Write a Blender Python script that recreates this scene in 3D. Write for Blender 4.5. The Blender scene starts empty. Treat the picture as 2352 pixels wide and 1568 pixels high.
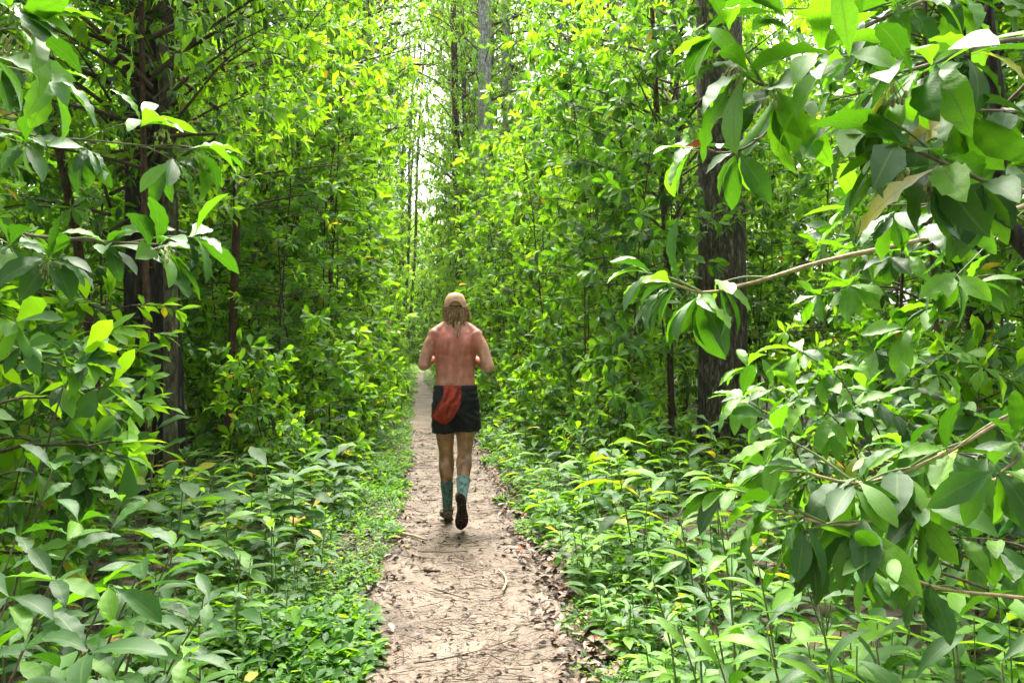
import bpy, math, random
import numpy as np
from mathutils import Vector, Matrix

rng = np.random.default_rng(11)
random.seed(11)
sc = bpy.context.scene
COL = sc.collection
R = math.radians

# ---------------------------------------------------------------- camera
FPX, CX, CY, HX, HY = 1764.0, 1176.0, 784.0, 965.0, 800.0     # photograph at 2352 px wide
CAM = np.array([0.0, 0.0, 1.37])
YAW = math.atan((CX - HX) / FPX)
PITCH = math.atan((HY - CY) / FPX)
cam_d = bpy.data.cameras.new('camera')
cam_d.sensor_width = 36.0
cam_d.lens = 27.0
cam_d.clip_start = 0.05
cam_d.clip_end = 1500.0
cam = bpy.data.objects.new('camera', cam_d)
COL.objects.link(cam)
cam.location = CAM
cam.rotation_euler = (R(90) + PITCH, 0, -YAW)
sc.camera = cam

# ---------------------------------------------------------------- sky and sun
SUN_EL, SUN_AZ = R(58), R(2)          # azimuth measured from straight ahead (+y) towards +x
world = bpy.data.worlds.new('World')
sc.world = world
world.use_nodes = True
wn, wl = world.node_tree.nodes, world.node_tree.links
wn.clear()
w_out = wn.new('ShaderNodeOutputWorld')
w_bg = wn.new('ShaderNodeBackground')
w_sky = wn.new('ShaderNodeTexSky')
w_sky.sky_type = 'NISHITA'
w_sky.sun_disc = False
w_sky.sun_elevation = SUN_EL
w_sky.sun_rotation = SUN_AZ
w_sky.air_density = 1.0
w_sky.dust_density = 6.0
w_sky.ozone_density = 1.0
w_hs = wn.new('ShaderNodeHueSaturation')
w_hs.inputs['Saturation'].default_value = 0.35
wl.new(w_sky.outputs[0], w_hs.inputs['Color'])
wl.new(w_hs.outputs[0], w_bg.inputs['Color'])
w_bg.inputs['Strength'].default_value = 0.063
wl.new(w_bg.outputs[0], w_out.inputs['Surface'])

sun_d = bpy.data.lights.new('sun', 'SUN')
sun_d.energy = 1.5
sun_d.angle = R(28)
sun_d.color = (1.0, 0.95, 0.86)
sun = bpy.data.objects.new('sun', sun_d)
COL.objects.link(sun)
sdir = Vector((math.sin(SUN_AZ) * math.cos(SUN_EL), math.cos(SUN_AZ) * math.cos(SUN_EL), math.sin(SUN_EL)))
sun.rotation_euler = sdir.to_track_quat('Z', 'Y').to_euler()
sun.location = sdir * 60

sc.view_settings.view_transform = 'Standard'
sc.view_settings.look = 'None'
sc.view_settings.gamma = 1.0
sc.view_settings.exposure = 3.6
sc.view_settings.use_curve_mapping = False
sc.render.engine = 'CYCLES'
cy = sc.cycles
cy.max_bounces = 6
cy.diffuse_bounces = 4
cy.glossy_bounces = 2
cy.transmission_bounces = 5
cy.transparent_max_bounces = 4
cy.caustics_reflective = False
cy.caustics_refractive = False
cy.sample_clamp_indirect = 6.0
cy.use_adaptive_sampling = True
cy.adaptive_threshold = 0.035
cy.use_light_tree = False
cy.debug_use_spatial_splits = True
cy.use_denoising = True
try:
    cy.denoiser = 'OPENIMAGEDENOISE'
    cy.denoising_prefilter = 'ACCURATE'
except Exception:
    pass

# ---------------------------------------------------------------- helpers
_cf = np.array([math.sin(YAW) * math.cos(PITCH), math.cos(YAW) * math.cos(PITCH), math.sin(PITCH)])
_cr = np.array([math.cos(YAW), -math.sin(YAW), 0.0])
_cu = np.cross(_cr, _cf)


def at(px, py, depth):
    """a photograph pixel (2352 px wide) and its distance -> a point in the world"""
    return CAM + depth * (_cf + _cr * (px - CX) / FPX - _cu * (py - CY) / FPX)


def proj(p):
    d = np.asarray(p, float) - CAM
    z = d @ _cf
    return CX + FPX * (d @ _cr) / z, CY - FPX * (d @ _cu) / z, z


def on_ground(px, py):
    d = _cf + _cr * (px - CX) / FPX - _cu * (py - CY) / FPX
    return CAM + d * (-CAM[2] / d[2])


def unit(v):
    v = np.asarray(v, float)
    return v / (np.linalg.norm(v) + 1e-9)


_py = np.array([-8, 0, 3, 7, 10, 20, 32, 60, 90, 140.0])
_px = np.array([0.15, 0.18, 0.20, 0.28, 0.30, 0.12, -0.05, 0.0, 0.1, 0.6])


def path_x(y):
    return np.interp(y, _py, _px)


def vnoise(x, y, s=1.0, seed=0.0):
    x = np.asarray(x, float) * s + seed * 7.13
    y = np.asarray(y, float) * s + seed * 3.71
    return (np.sin(x * 1.7 + 1.3 * np.sin(y * 1.1)) + np.sin(y * 2.3 + 1.7 * np.sin(x * 0.9 + 2)) + np.sin((x + y) * 3.1 + 1) * 0.5) / 2.5


def ground_z(x, y):
    x = np.asarray(x, float)
    y = np.asarray(y, float)
    d = np.clip((np.abs(x - path_x(y)) - 0.5) / 1.2, 0, 1)
    d = d * d * (3 - 2 * d)
    return d * (0.05 + 0.05 * vnoise(x, y, 0.9, 2)) + 0.012 * vnoise(x, y, 3.0, 5)


class MB:
    """collects triangles; build() links them as one mesh object"""
    def __init__(self):
        self.v, self.t, self.uv, self.tint, self.m = [], [], [], [], []
        self.n = 0

    def add(self, v, t, uv=None, tint=0.0, mat=0):
        v = np.asarray(v, float)
        t = np.asarray(t, np.int64)
        self.v.append(v)
        self.t.append(t + self.n)
        self.uv.append(np.zeros((len(v), 2)) if uv is None else np.asarray(uv, float))
        self.tint.append(np.full(len(v), tint) if np.isscalar(tint) else np.asarray(tint, float))
        self.m.append(np.full(len(t), mat, np.int32))
        self.n += len(v)
        return self

    def mesh(self, name, mats, smooth=True):
        me = bpy.data.meshes.new(name)
        V = np.concatenate(self.v).astype(np.float32)
        T = np.concatenate(self.t).astype(np.int32)
        U = np.concatenate(self.uv).astype(np.float32)
        A = np.concatenate(self.tint).astype(np.float32)
        M = np.concatenate(self.m).astype(np.int32)
        me.vertices.add(len(V))
        me.vertices.foreach_set('co', V.ravel())
        me.loops.add(len(T) * 3)
        me.loops.foreach_set('vertex_index', T.ravel())
        me.polygons.add(len(T))
        me.polygons.foreach_set('loop_start', np.arange(0, len(T) * 3, 3, dtype=np.int32))
        me.polygons.foreach_set('material_index', M)
        me.update(calc_edges=True)
        me.polygons.foreach_set('use_smooth', np.full(len(T), smooth))
        uvl = me.uv_layers.new(name='uv')
        uvl.data.foreach_set('uv', U[T.ravel()].ravel())
        at_ = me.attributes.new('tint', 'FLOAT', 'POINT')
        at_.data.foreach_set('value', A)
        for m in (mats if isinstance(mats, (list, tuple)) else [mats]):
            me.materials.append(m)
        me.validate()
        return me

    def build(self, name, mats, parent=None, smooth=True):
        return link(name, self.mesh(name, mats, smooth), parent)


def link(name, data, parent=None):
    o = bpy.data.objects.new(name, data)
    COL.objects.link(o)
    if parent is not None:
        o.parent = parent
    return o


def tag(o, label=None, cat=None, group=None, kind=None):
    if label:
        o['label'] = label
    if cat:
        o['category'] = cat
    if group:
        o['group'] = group
    if kind:
        o['kind'] = kind
    return o


def empty(name, loc=(0, 0, 0), rz=0.0, s=1.0):
    o = link(name, None)
    o.empty_display_size = 0.1
    o.location = loc
    o.rotation_euler = (0, 0, rz)
    o.scale = (s, s, s)
    return o


def tube(pts, rad, sides=6, cap=True):
    pts = np.asarray(pts, float)
    n = len(pts)
    rad = np.full(n, rad) if np.isscalar(rad) else np.asarray(rad, float)
    tg = np.gradient(pts, axis=0)
    tg /= np.linalg.norm(tg, axis=1)[:, None] + 1e-9
    a = np.array([1.0, 0, 0]) if abs(tg[0][0]) < 0.8 else np.array([0, 1.0, 0])
    V = []
    UV = []
    ang = np.linspace(0, 2 * math.pi, sides, endpoint=False)
    length = 0.0
    for i in range(n):
        if i:
            length += np.linalg.norm(pts[i] - pts[i - 1])
        a = unit(a - tg[i] * (a @ tg[i]))
        b = np.cross(tg[i], a)
        V.append(pts[i] + rad[i] * (np.cos(ang)[:, None] * a + np.sin(ang)[:, None] * b))
        UV.append(np.stack([ang / (2 * math.pi), np.full(sides, length)], 1))
    V = np.concatenate(V)
    UV = np.concatenate(UV)
    T = []
    for i in range(n - 1):
        for k in range(sides):
            p, q = i * sides + k, i * sides + (k + 1) % sides
            T += [(p, q, q + sides), (p, q + sides, p + sides)]
    if cap:
        for k in range(1, sides - 1):
            T.append((0, k + 1, k))
            o = (n - 1) * sides
            T.append((o, o + k, o + k + 1))
    return V, np.array(T), UV


def smooth_line(pts, n):
    """Catmull-Rom through the points"""
    P = np.asarray(pts, float)
    P = np.vstack([2 * P[0] - P[1], P, 2 * P[-1] - P[-2]])
    out = []
    m = len(P) - 3
    for u in np.linspace(0, m - 1e-6, n):
        i = int(u)
        t = u - i
        p0, p1, p2, p3 = P[i:i + 4]
        out.append(0.5 * (2 * p1 + (p2 - p0) * t + (2 * p0 - 5 * p1 + 4 * p2 - p3) * t * t + (3 * p1 - p0 - 3 * p2 + p3) * t ** 3))
    return np.array(out)


# leaf templates: along +x, unit length, face up
def leaf_template(nseg, width=0.36, peak=0.55, fold=0.25, curl=0.35, petiole=0.06, wave=0.0, twist=0.0):
    ts = np.linspace(0, 1, nseg + 1)
    V, UV, T = [], [], []

    def mid(t):
        # an arc that bends downward
        a = curl * t
        x = petiole + (1 - petiole) * (math.sin(a) / curl if curl > 1e-3 else t)
        z = -(1 - petiole) * ((1 - math.cos(a)) / curl if curl > 1e-3 else 0)
        return np.array([x, 0, z])
    pk = peak

    def wd(t):
        a = math.log(0.5) / math.log(pk)
        s = math.sin(math.pi * (t ** a))
        return 0.5 * width * max(s, 0) ** 0.85
    V.append([0, 0, 0] if petiole > 0 else mid(0))
    UV.append((0.5, 0))
    rows = []
    for i, t in enumerate(ts[1:-1], 1):
        m = mid(t)
        w = wd(t)
        lift = fold * w
        wv = wave * w * math.sin(i * 2.6)
        tw = twist * t
        r = []
        for s in (-1, 0, 1):
            y, z = s * w * (1 + (random.gauss(0, .05) if nseg > 8 else 0)), (lift if s else 0) + (wv * s)
            V.append([m[0], y * math.cos(tw) - z * math.sin(tw), m[2] + z * math.cos(tw) + y * math.sin(tw)])
            UV.append((0.5 + 0.5 * s, t))
            r.append(len(V) - 1)
        rows.append(r)
    V.append(mid(1.0))
    UV.append((0.5, 1))
    tip = len(V) - 1
    a, b, c = rows[0]
    T += [(0, b, a), (0, c, b)]
    for r0, r1 in zip(rows[:-1], rows[1:]):
        for k in (0, 1):
            T += [(r0[k], r0[k + 1], r1[k + 1]), (r0[k], r1[k + 1], r1[k])]
    a, b, c = rows[-1]
    T += [(a, b, tip), (b, c, tip)]
    return np.array(V), np.array(T), np.array(UV)


def leaf_set(nseg, kind, n=6):
    out = []
    fat = 1.0 if nseg > 6 else 1.22
    for i in range(n):
        r = random.random
        if kind == 'broad':      # obovate, blunt
            out.append(leaf_template(nseg, fat * (0.28 + 0.10 * r()), 0.52 + 0.08 * r(), 0.10 + 0.4 * r(), 0.10 + 0.95 * r(), 0.08, 0.22 * r(), 0.9 * (r() - .5)))
        elif kind == 'lance':
            out.append(leaf_template(nseg, fat * (0.21 + 0.07 * r()), 0.5 + 0.05 * r(), 0.2 + 0.3 * r(), 0.4 + 0.8 * r(), 0.06, 0.1 * r(), 0.6 * (r() - .5)))
        else:                    # small ground-cover leaf
            out.append(leaf_template(nseg, 0.45 + 0.15 * r(), 0.48 + 0.06 * r(), 0.2 + 0.2 * r(), 0.3 * r() + 0.05, 0.1))
    return out


BROAD_N, BROAD_M, BROAD_F = leaf_set(11, 'broad', 14), leaf_set(4, 'broad', 6), leaf_set(2, 'broad', 5)
LANCE_N, LANCE_M, LANCE_F = leaf_set(9, 'lance', 12), leaf_set(4, 'lance', 6), leaf_set(3, 'lance', 5)
SMALL_M, SMALL_F = leaf_set(3, 'small', 5), leaf_set(2, 'small', 5)


def frame3(d, n):
    """rows of the leaf frame in plain floats (fast)"""
    dx, dy, dz = d
    k = 1.0 / (math.sqrt(dx * dx + dy * dy + dz * dz) + 1e-9)
    dx, dy, dz = dx * k, dy * k, dz * k
    nx, ny, nz = n
    q = nx * dx + ny * dy + nz * dz
    zx, zy, zz = nx - q * dx, ny - q * dy, nz - q * dz
    m = math.sqrt(zx * zx + zy * zy + zz * zz)
    if m < 1e-3:
        zx, zy, zz = 1 - dx * dx, -dx * dy, -dx * dz
        m = math.sqrt(zx * zx + zy * zy + zz * zz) + 1e-9
    zx, zy, zz = zx / m, zy / m, zz / m
    return ((dx, zy * dz - zz * dy, zx), (dy, zz * dx - zx * dz, zy), (dz, zx * dy - zy * dx, zz))


def frame(d, n):
    return np.array(frame3(tuple(map(float, d)), tuple(map(float, n))))


class Leaves:
    """a list of single leaves: position, 3x3 frame, length, tint"""
    def __init__(self):
        self.p, self.f, self.s, self.c = [], [], [], []

    def add(self, p, d, n, s, c):
        self.p.append(p)
        self.f.append(frame3(d, n))
        self.s.append(s)
        self.c.append(c)

    def into(self, mb, templates, mat=0):
        P = np.array(self.p)
        F = np.array(self.f)
        S = np.array(self.s)
        C = np.array(self.c)
        which = rng.integers(0, len(templates), len(P))
        for k, (V, T, U) in enumerate(templates):
            ix = np.nonzero(which == k)[0]
            if not len(ix):
                continue
            W = np.einsum('nij,vj->nvi', F[ix] * S[ix][:, None, None], V) + P[ix][:, None, :]
            nv = len(V)
            TT = (T[None] + (np.arange(len(ix)) * nv)[:, None, None]).reshape(-1, 3)
            mb.add(W.reshape(-1, 3), TT, np.tile(U, (len(ix), 1)), np.repeat(C[ix], nv), mat)
        return mb


def tint(young=0.25, old=0.02):
    r = random.random()
    if r < old:
        return 1.0
    if r < old + young:
        return random.uniform(0.62, 0.86)
    return random.uniform(0.05, 0.55)


# ---------------------------------------------------------------- materials
def new_mat(name):
    m = bpy.data.materials.new(name)
    m.use_nodes = True
    nt = m.node_tree
    nt.nodes.clear()
    return m, nt.nodes, nt.links


def ramp(n, stops, interp='LINEAR'):
    r = n.new('ShaderNodeValToRGB')
    e = r.color_ramp.elements
    r.color_ramp.interpolation = interp
    while len(e) < len(stops):
        e.new(0.5)
    for k, (p, c) in enumerate(stops):
        e[k].position = p
        e[k].color = (*c, 1) if len(c) == 3 else c
    return r


def math_node(n, l, op, a, b=None, clamp=False):
    m = n.new('ShaderNodeMath')
    m.operation = op
    m.use_clamp = clamp
    for i, x in enumerate((a, b)):
        if x is None:
            continue
        if isinstance(x, (int, float)):
            m.inputs[i].default_value = x
        else:
            l.new(x, m.inputs[i])
    return m.outputs[0]


def mix_col(n, l, fac, a, b, mode='MIX'):
    m = n.new('ShaderNodeMix')
    m.data_type = 'RGBA'
    m.blend_type = mode
    for sock, x in ((m.inputs['Factor'], fac), (m.inputs[6], a), (m.inputs[7], b)):
        if isinstance(x, (int, float)):
            sock.default_value = x
        elif isinstance(x, tuple):
            sock.default_value = (*x, 1)
        else:
            l.new(x, sock)
    return m.outputs[2]


def leaf_material(name, detail=True, gloss=0.34, trans=0.42, flecks=False, spec=0.85, thin=(1, 1, 1)):
    m, n, l = new_mat(name)
    out = n.new('ShaderNodeOutputMaterial')
    att = n.new('ShaderNodeAttribute')
    att.attribute_name = 'tint'
    geo = n.new('ShaderNodeNewGeometry')
    obi = n.new('ShaderNodeObjectInfo')
    # per-leaf and per-plant variation
    v = math_node(n, l, 'MULTIPLY_ADD', geo.outputs['Random Per Island'], 0.10)
    v.node.inputs[2].default_value = -0.06
    v2 = math_node(n, l, 'MULTIPLY_ADD', obi.outputs['Random'], 0.08)
    v2.node.inputs[2].default_value = -0.05
    t = math_node(n, l, 'ADD', math_node(n, l, 'ADD', att.outputs['Fac'], v), v2)
    top = ramp(n, [(0.0, (0.006, 0.046, 0.010)), (0.35, (0.020, 0.108, 0.012)), (0.62, (0.078, 0.205, 0.011)),
                   (0.90, (0.150, 0.330, 0.013)), (0.97, (0.42, 0.34, 0.020)), (1.0, (0.50, 0.33, 0.03))])
    thr = ramp(n, [(0.0, (0.055, 0.15, 0.004)), (0.35, (0.16, 0.37, 0.006)), (0.62, (0.375, 0.73, 0.010)),
                   (0.90, (0.455, 0.84, 0.014)), (0.97, (0.85, 0.62, 0.02)), (1.0, (0.85, 0.52, 0.03))])
    l.new(t, top.inputs[0])
    l.new(t, thr.inputs[0])
    col, tcol = top.outputs[0], thr.outputs[0]
    nrm = None
    if detail:
        uv = n.new('ShaderNodeUVMap')
        sep = n.new('ShaderNodeSeparateXYZ')
        l.new(uv.outputs[0], sep.inputs[0])
        side = math_node(n, l, 'ABSOLUTE', math_node(n, l, 'SUBTRACT', sep.outputs[0], 0.5))
        rib = math_node(n, l, 'LESS_THAN', side, 0.035)
        # side veins slant towards the tip
        ph = math_node(n, l, 'SUBTRACT', math_node(n, l, 'MULTIPLY', sep.outputs[1], 62.0), math_node(n, l, 'MULTIPLY', side, 30.0))
        vein = math_node(n, l, 'POWER', math_node(n, l, 'ABSOLUTE', math_node(n, l, 'SINE', ph)), 8.0)
        vein = math_node(n, l, 'SUBTRACT', 1.0, vein)
        noi = n.new('ShaderNodeTexNoise')
        noi.inputs['Scale'].default_value = 60.0
        noi.inputs['Detail'].default_value = 4.0
        col = mix_col(n, l, math_node(n, l, 'MULTIPLY', rib, 0.55), col, (0.16, 0.26, 0.06))
        tcol = mix_col(n, l, math_node(n, l, 'MULTIPLY', rib, 0.5), tcol, (0.12, 0.20, 0.02))
        mot = ramp(n, [(0.35, (0.72, 0.72, 0.72)), (0.65, (1.15, 1.15, 1.1))])
        l.new(noi.outputs[0], mot.inputs[0])
        col = mix_col(n, l, 1.0, col, mot.outputs[0], 'MULTIPLY')
        tcol = mix_col(n, l, 1.0, tcol, mot.outputs[0], 'MULTIPLY')
        if flecks:
            vo = n.new('ShaderNodeTexNoise')
            vo.inputs['Scale'].default_value = 210.0
            vo.inputs['Detail'].default_value = 2.0
            pt = n.new('ShaderNodeTexNoise')
            pt.inputs['Scale'].default_value = 14.0
            k = math_node(n, l, 'MULTIPLY', math_node(n, l, 'GREATER_THAN', vo.outputs[0], 0.665), math_node(n, l, 'GREATER_THAN', pt.outputs[0], 0.52))
            col = mix_col(n, l, math_node(n, l, 'MULTIPLY', k, 0.55), col, (0.50, 0.55, 0.46))
            br = math_node(n, l, 'GREATER_THAN', math_node(n, l, 'MULTIPLY', pt.outputs[0], 1.0), 0.70)
            col = mix_col(n, l, math_node(n, l, 'MULTIPLY', br, 0.6), col, (0.10, 0.07, 0.02))
            tcol = mix_col(n, l, math_node(n, l, 'MULTIPLY', br, 0.6), tcol, (0.10, 0.06, 0.01))
        bump = n.new('ShaderNodeBump')
        bump.inputs['Strength'].default_value = 0.16
        bump.inputs['Distance'].default_value = 0.002
        hgt = math_node(n, l, 'ADD', vein, math_node(n, l, 'MULTIPLY', noi.outputs[0], 1.5))
        l.new(hgt, bump.inputs['Height'])
        nrm = bump.outputs[0]
    # the underside is paler and duller
    back = geo.outputs['Backfacing']
    under = mix_col(n, l, 0.18, col, (0.14, 0.24, 0.06))
    col2 = mix_col(n, l, back, col, under)
    pr = n.new('ShaderNodeBsdfPrincipled')
    l.new(col2, pr.inputs['Base Color'])
    rough = math_node(n, l, 'MULTIPLY_ADD', back, 0.3)
    rough.node.inputs[2].default_value = gloss
    l.new(rough, pr.inputs['Roughness'])
    pr.inputs['IOR'].default_value = 1.48
    pr.inputs['Specular IOR Level'].default_value = spec
    tcol = mix_col(n, l, 1.0, tcol, thin, 'MULTIPLY')
    tr = n.new('ShaderNodeBsdfTranslucent')
    l.new(tcol, tr.inputs['Color'])
    if nrm is not None:
        l.new(nrm, pr.inputs['Normal'])
    mx = n.new('ShaderNodeMixShader')
    mx.inputs[0].default_value = trans
    l.new(pr.outputs[0], mx.inputs[1])
    l.new(tr.outputs[0], mx.inputs[2])
    l.new(mx.outputs[0], out.inputs[0])
    return m


def bark_material(name, c0, c1, c2, scale=14.0, vert=5.0, bump=0.6, patch=None):
    m, n, l = new_mat(name)
    out = n.new('ShaderNodeOutputMaterial')
    tc = n.new('ShaderNodeTexCoord')
    mp = n.new('ShaderNodeMapping')
    mp.inputs['Scale'].default_value = (1, 1, 1 / vert)
    l.new(tc.outputs['Object'], mp.inputs[0])
    a = n.new('ShaderNodeTexNoise')
    a.inputs['Scale'].default_value = scale * 2
    a.inputs['Detail'].default_value = 8
    a.inputs['Roughness'].default_value = 0.65
    l.new(mp.outputs[0], a.inputs[0])
    vo = n.new('ShaderNodeTexVoronoi')
    vo.feature = 'DISTANCE_TO_EDGE'
    vo.inputs['Scale'].default_value = scale * 1.6
    wv = n.new('ShaderNodeVectorMath')
    wv.operation = 'MULTIPLY_ADD'
    wv.inputs[1].default_value = (0.09, 0.09, 0.09)
    l.new(a.outputs['Color'], wv.inputs[0])
    l.new(mp.outputs[0], wv.inputs[2])
    l.new(wv.outputs[0], vo.inputs[0])
    r = ramp(n, [(0.3, c0), (0.52, c1), (0.72, c2)])
    l.new(a.outputs[0], r.inputs[0])
    crack = ramp(n, [(0.0, (0.38, 0.36, 0.34)), (0.16, (1, 1, 1))])
    l.new(vo.outputs[0], crack.inputs[0])
    col = mix_col(n, l, 1.0, r.outputs[0], crack.outputs[0], 'MULTIPLY')
    if patch:
        b = n.new('ShaderNodeTexNoise')
        b.inputs['Scale'].default_value = 5.0
        b.inputs['Detail'].default_value = 5.0
        l.new(tc.outputs['Object'], b.inputs[0])
        rb = ramp(n, [(0.5, (0, 0, 0)), (0.62, (1, 1, 1))])
        l.new(b.outputs[0], rb.inputs[0])
        col = mix_col(n, l, math_node(n, l, 'MULTIPLY', rb.outputs[0], 0.6), col, patch)
    pr = n.new('ShaderNodeBsdfPrincipled')
    l.new(col, pr.inputs['Base Color'])
    pr.inputs['Roughness'].default_value = 0.85
    pr.inputs['Specular IOR Level'].default_value = 0.25
    bp = n.new('ShaderNodeBump')
    bp.inputs['Strength'].default_value = bump
    bp.inputs['Distance'].default_value = 0.015
    hh = math_node(n, l, 'ADD', a.outputs[0], math_node(n, l, 'MULTIPLY', crack.outputs[0], 0.6))
    l.new(hh, bp.inputs['Height'])
    l.new(bp.outputs[0], pr.inputs['Normal'])
    l.new(pr.outputs[0], out.inputs[0])
    return m


def plain_material(name, col, rough=0.7, noise=0.3, scale=30.0, spec=0.3, bump=0.0):
    m, n, l = new_mat(name)
    out = n.new('ShaderNodeOutputMaterial')
    tc = n.new('ShaderNodeTexCoord')
    a = n.new('ShaderNodeTexNoise')
    a.inputs['Scale'].default_value = scale
    a.inputs['Detail'].default_value = 6
    l.new(tc.outputs['Object'], a.inputs[0])
    lo = tuple(c * (1 - noise) for c in col)
    hi = tuple(min(1, c * (1 + noise)) for c in col)
    r = ramp(n, [(0.3, lo), (0.7, hi)])
    l.new(a.outputs[0], r.inputs[0])
    pr = n.new('ShaderNodeBsdfPrincipled')
    l.new(r.outputs[0], pr.inputs['Base Color'])
    pr.inputs['Roughness'].default_value = rough
    pr.inputs['Specular IOR Level'].default_value = spec
    if bump:
        bp = n.new('ShaderNodeBump')
        bp.inputs['Strength'].default_value = bump
        bp.inputs['Distance'].default_value = 0.004
        l.new(a.outputs[0], bp.inputs['Height'])
        l.new(bp.outputs[0], pr.inputs['Normal'])
    l.new(pr.outputs[0], out.inputs[0])
    return m


M_LEAF_N = leaf_material('leaf_near', True, 0.20, 0.36, flecks=True, spec=0.36, thin=(0.58, 0.78, 0.8))
M_LEAF = leaf_material('leaf_mid', False, 0.28, 0.44, spec=0.36)
M_STEM = bark_material('bark_sapling', (0.035, 0.022, 0.014), (0.085, 0.055, 0.035), (0.16, 0.115, 0.08), 30, 3, 0.3)
M_TWIG = plain_material('twig_bark', (0.13, 0.10, 0.065), 0.75, 0.45, 60)
M_TWIG_GREEN = plain_material('green_twig', (0.14, 0.17, 0.06), 0.6, 0.35, 60)
M_BARK_DARK = bark_material('bark_dark', (0.012, 0.009, 0.008), (0.035, 0.028, 0.024), (0.10, 0.09, 0.08), 12, 6, 0.9)
M_BARK_GREY = bark_material('bark_grey', (0.035, 0.024, 0.017), (0.125, 0.098, 0.074), (0.36, 0.32, 0.26), 16, 4, 0.9)
M_BARK_WHITE = bark_material('bark_white', (0.16, 0.15, 0.14), (0.38, 0.38, 0.37), (0.62, 0.62, 0.60), 9, 2.5, 0.6, (0.20, 0.19, 0.16))
M_BARK_PALE = bark_material('bark_pale', (0.035, 0.026, 0.016), (0.10, 0.082, 0.052), (0.22, 0.195, 0.14), 12, 3, 0.4, (0.10, 0.12, 0.06))
M_BARK_BROWN = bark_material('bark_brown', (0.03, 0.017, 0.010), (0.09, 0.05, 0.03), (0.17, 0.11, 0.075), 26, 4, 0.5)
M_FLOWER = plain_material('flower_bud', (0.34, 0.36, 0.14), 0.6, 0.3, 90)


def dead_material():
    m, n, l = new_mat('dead_leaf')
    out = n.new('ShaderNodeOutputMaterial')
    geo = n.new('ShaderNodeNewGeometry')
    r = ramp(n, [(0.0, (0.022, 0.013, 0.009)), (0.35, (0.075, 0.042, 0.027)), (0.65, (0.145, 0.085, 0.055)), (0.9, (0.24, 0.155, 0.11)), (1.0, (0.26, 0.08, 0.025))])
    l.new(geo.outputs['Random Per Island'], r.inputs[0])
    pr = n.new('ShaderNodeBsdfPrincipled')
    l.new(r.outputs[0], pr.inputs['Base Color'])
    pr.inputs['Roughness'].default_value = 0.6
    pr.inputs['Specular IOR Level'].default_value = 0.35
    l.new(pr.outputs[0], out.inputs[0])
    return m


M_DEAD = dead_material()


def soil_material(name, stops, flecks, wet=0.75):
    m, n, l = new_mat(name)
    out = n.new('ShaderNodeOutputMaterial')
    tc = n.new('ShaderNodeTexCoord')
    big = n.new('ShaderNodeTexNoise')
    big.inputs['Scale'].default_value = 2.2
    big.inputs['Detail'].default_value = 6
    l.new(tc.outputs['Object'], big.inputs[0])
    fine = n.new('ShaderNodeTexNoise')
    fine.inputs['Scale'].default_value = 70
    fine.inputs['Detail'].default_value = 8
    fine.inputs['Roughness'].default_value = 0.7
    l.new(tc.outputs['Object'], fine.inputs[0])
    fib = n.new('ShaderNodeTexVoronoi')
    fib.feature = 'DISTANCE_TO_EDGE'
    fib.inputs['Scale'].default_value = 34
    wob = n.new('ShaderNodeTexNoise')
    wob.inputs['Scale'].default_value = 25
    l.new(tc.outputs['Object'], wob.inputs[0])
    va = n.new('ShaderNodeVectorMath')
    va.operation = 'MULTIPLY_ADD'
    va.inputs[1].default_value = (0.12, 0.12, 0.12)
    l.new(wob.outputs['Color'], va.inputs[0])
    l.new(tc.outputs['Object'], va.inputs[2])
    l.new(va.outputs[0], fib.inputs[0])
    r = ramp(n, stops)
    l.new(math_node(n, l, 'ADD', math_node(n, l, 'MULTIPLY', big.outputs[0], 0.45), math_node(n, l, 'MULTIPLY', fine.outputs[0], 0.55)), r.inputs[0])
    k = ramp(n, [(0.0, (1, 1, 1)), (0.05, (0, 0, 0))])
    l.new(fib.outputs[0], k.inputs[0])
    gate = n.new('ShaderNodeTexNoise')
    gate.inputs['Scale'].default_value = 11
    l.new(tc.outputs['Object'], gate.inputs[0])
    fk = math_node(n, l, 'MULTIPLY', k.outputs[0], math_node(n, l, 'GREATER_THAN', gate.outputs[0], 0.48))
    col = mix_col(n, l, math_node(n, l, 'MULTIPLY', fk, 0.75), r.outputs[0], flecks)
    pr = n.new('ShaderNodeBsdfPrincipled')
    l.new(col, pr.inputs['Base Color'])
    pr.inputs['Roughness'].default_value = wet
    pr.inputs['Specular IOR Level'].default_value = 0.3
    bp = n.new('ShaderNodeBump')
    bp.inputs['Strength'].default_value = 0.7
    bp.inputs['Distance'].default_value = 0.012
    l.new(math_node(n, l, 'ADD', fine.outputs[0], math_node(n, l, 'MULTIPLY', fk, 0.4)), bp.inputs['Height'])
    l.new(bp.outputs[0], pr.inputs['Normal'])
    l.new(pr.outputs[0], out.inputs[0])
    return m


M_PATH = soil_material('path_sand', [(0.37, (0.040, 0.028, 0.021)), (0.45, (0.135, 0.100, 0.073)), (0.52, (0.165, 0.125, 0.092)), (0.61, (0.240, 0.190, 0.146))], (0.07, 0.042, 0.028))
M_SOIL = soil_material('forest_floor', [(0.30, (0.022, 0.014, 0.010)), (0.5, (0.065, 0.042, 0.028)), (0.68, (0.14, 0.095, 0.065))], (0.02, 0.013, 0.01))
# ================================================================ THE SETTING
def grid_mesh(xs, ys, zf):
    X, Y = np.meshgrid(xs, ys)
    V = np.stack([X, Y, zf(X, Y)], -1).reshape(-1, 3)
    nx, ny = len(xs), len(ys)
    i = np.arange(nx - 1)[None] + nx * np.arange(ny - 1)[:, None]
    i = i.ravel()
    T = np.concatenate([np.stack([i, i + 1, i + 1 + nx], 1), np.stack([i, i + 1 + nx, i + nx], 1)])
    return V, T, V[:, :2]


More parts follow.
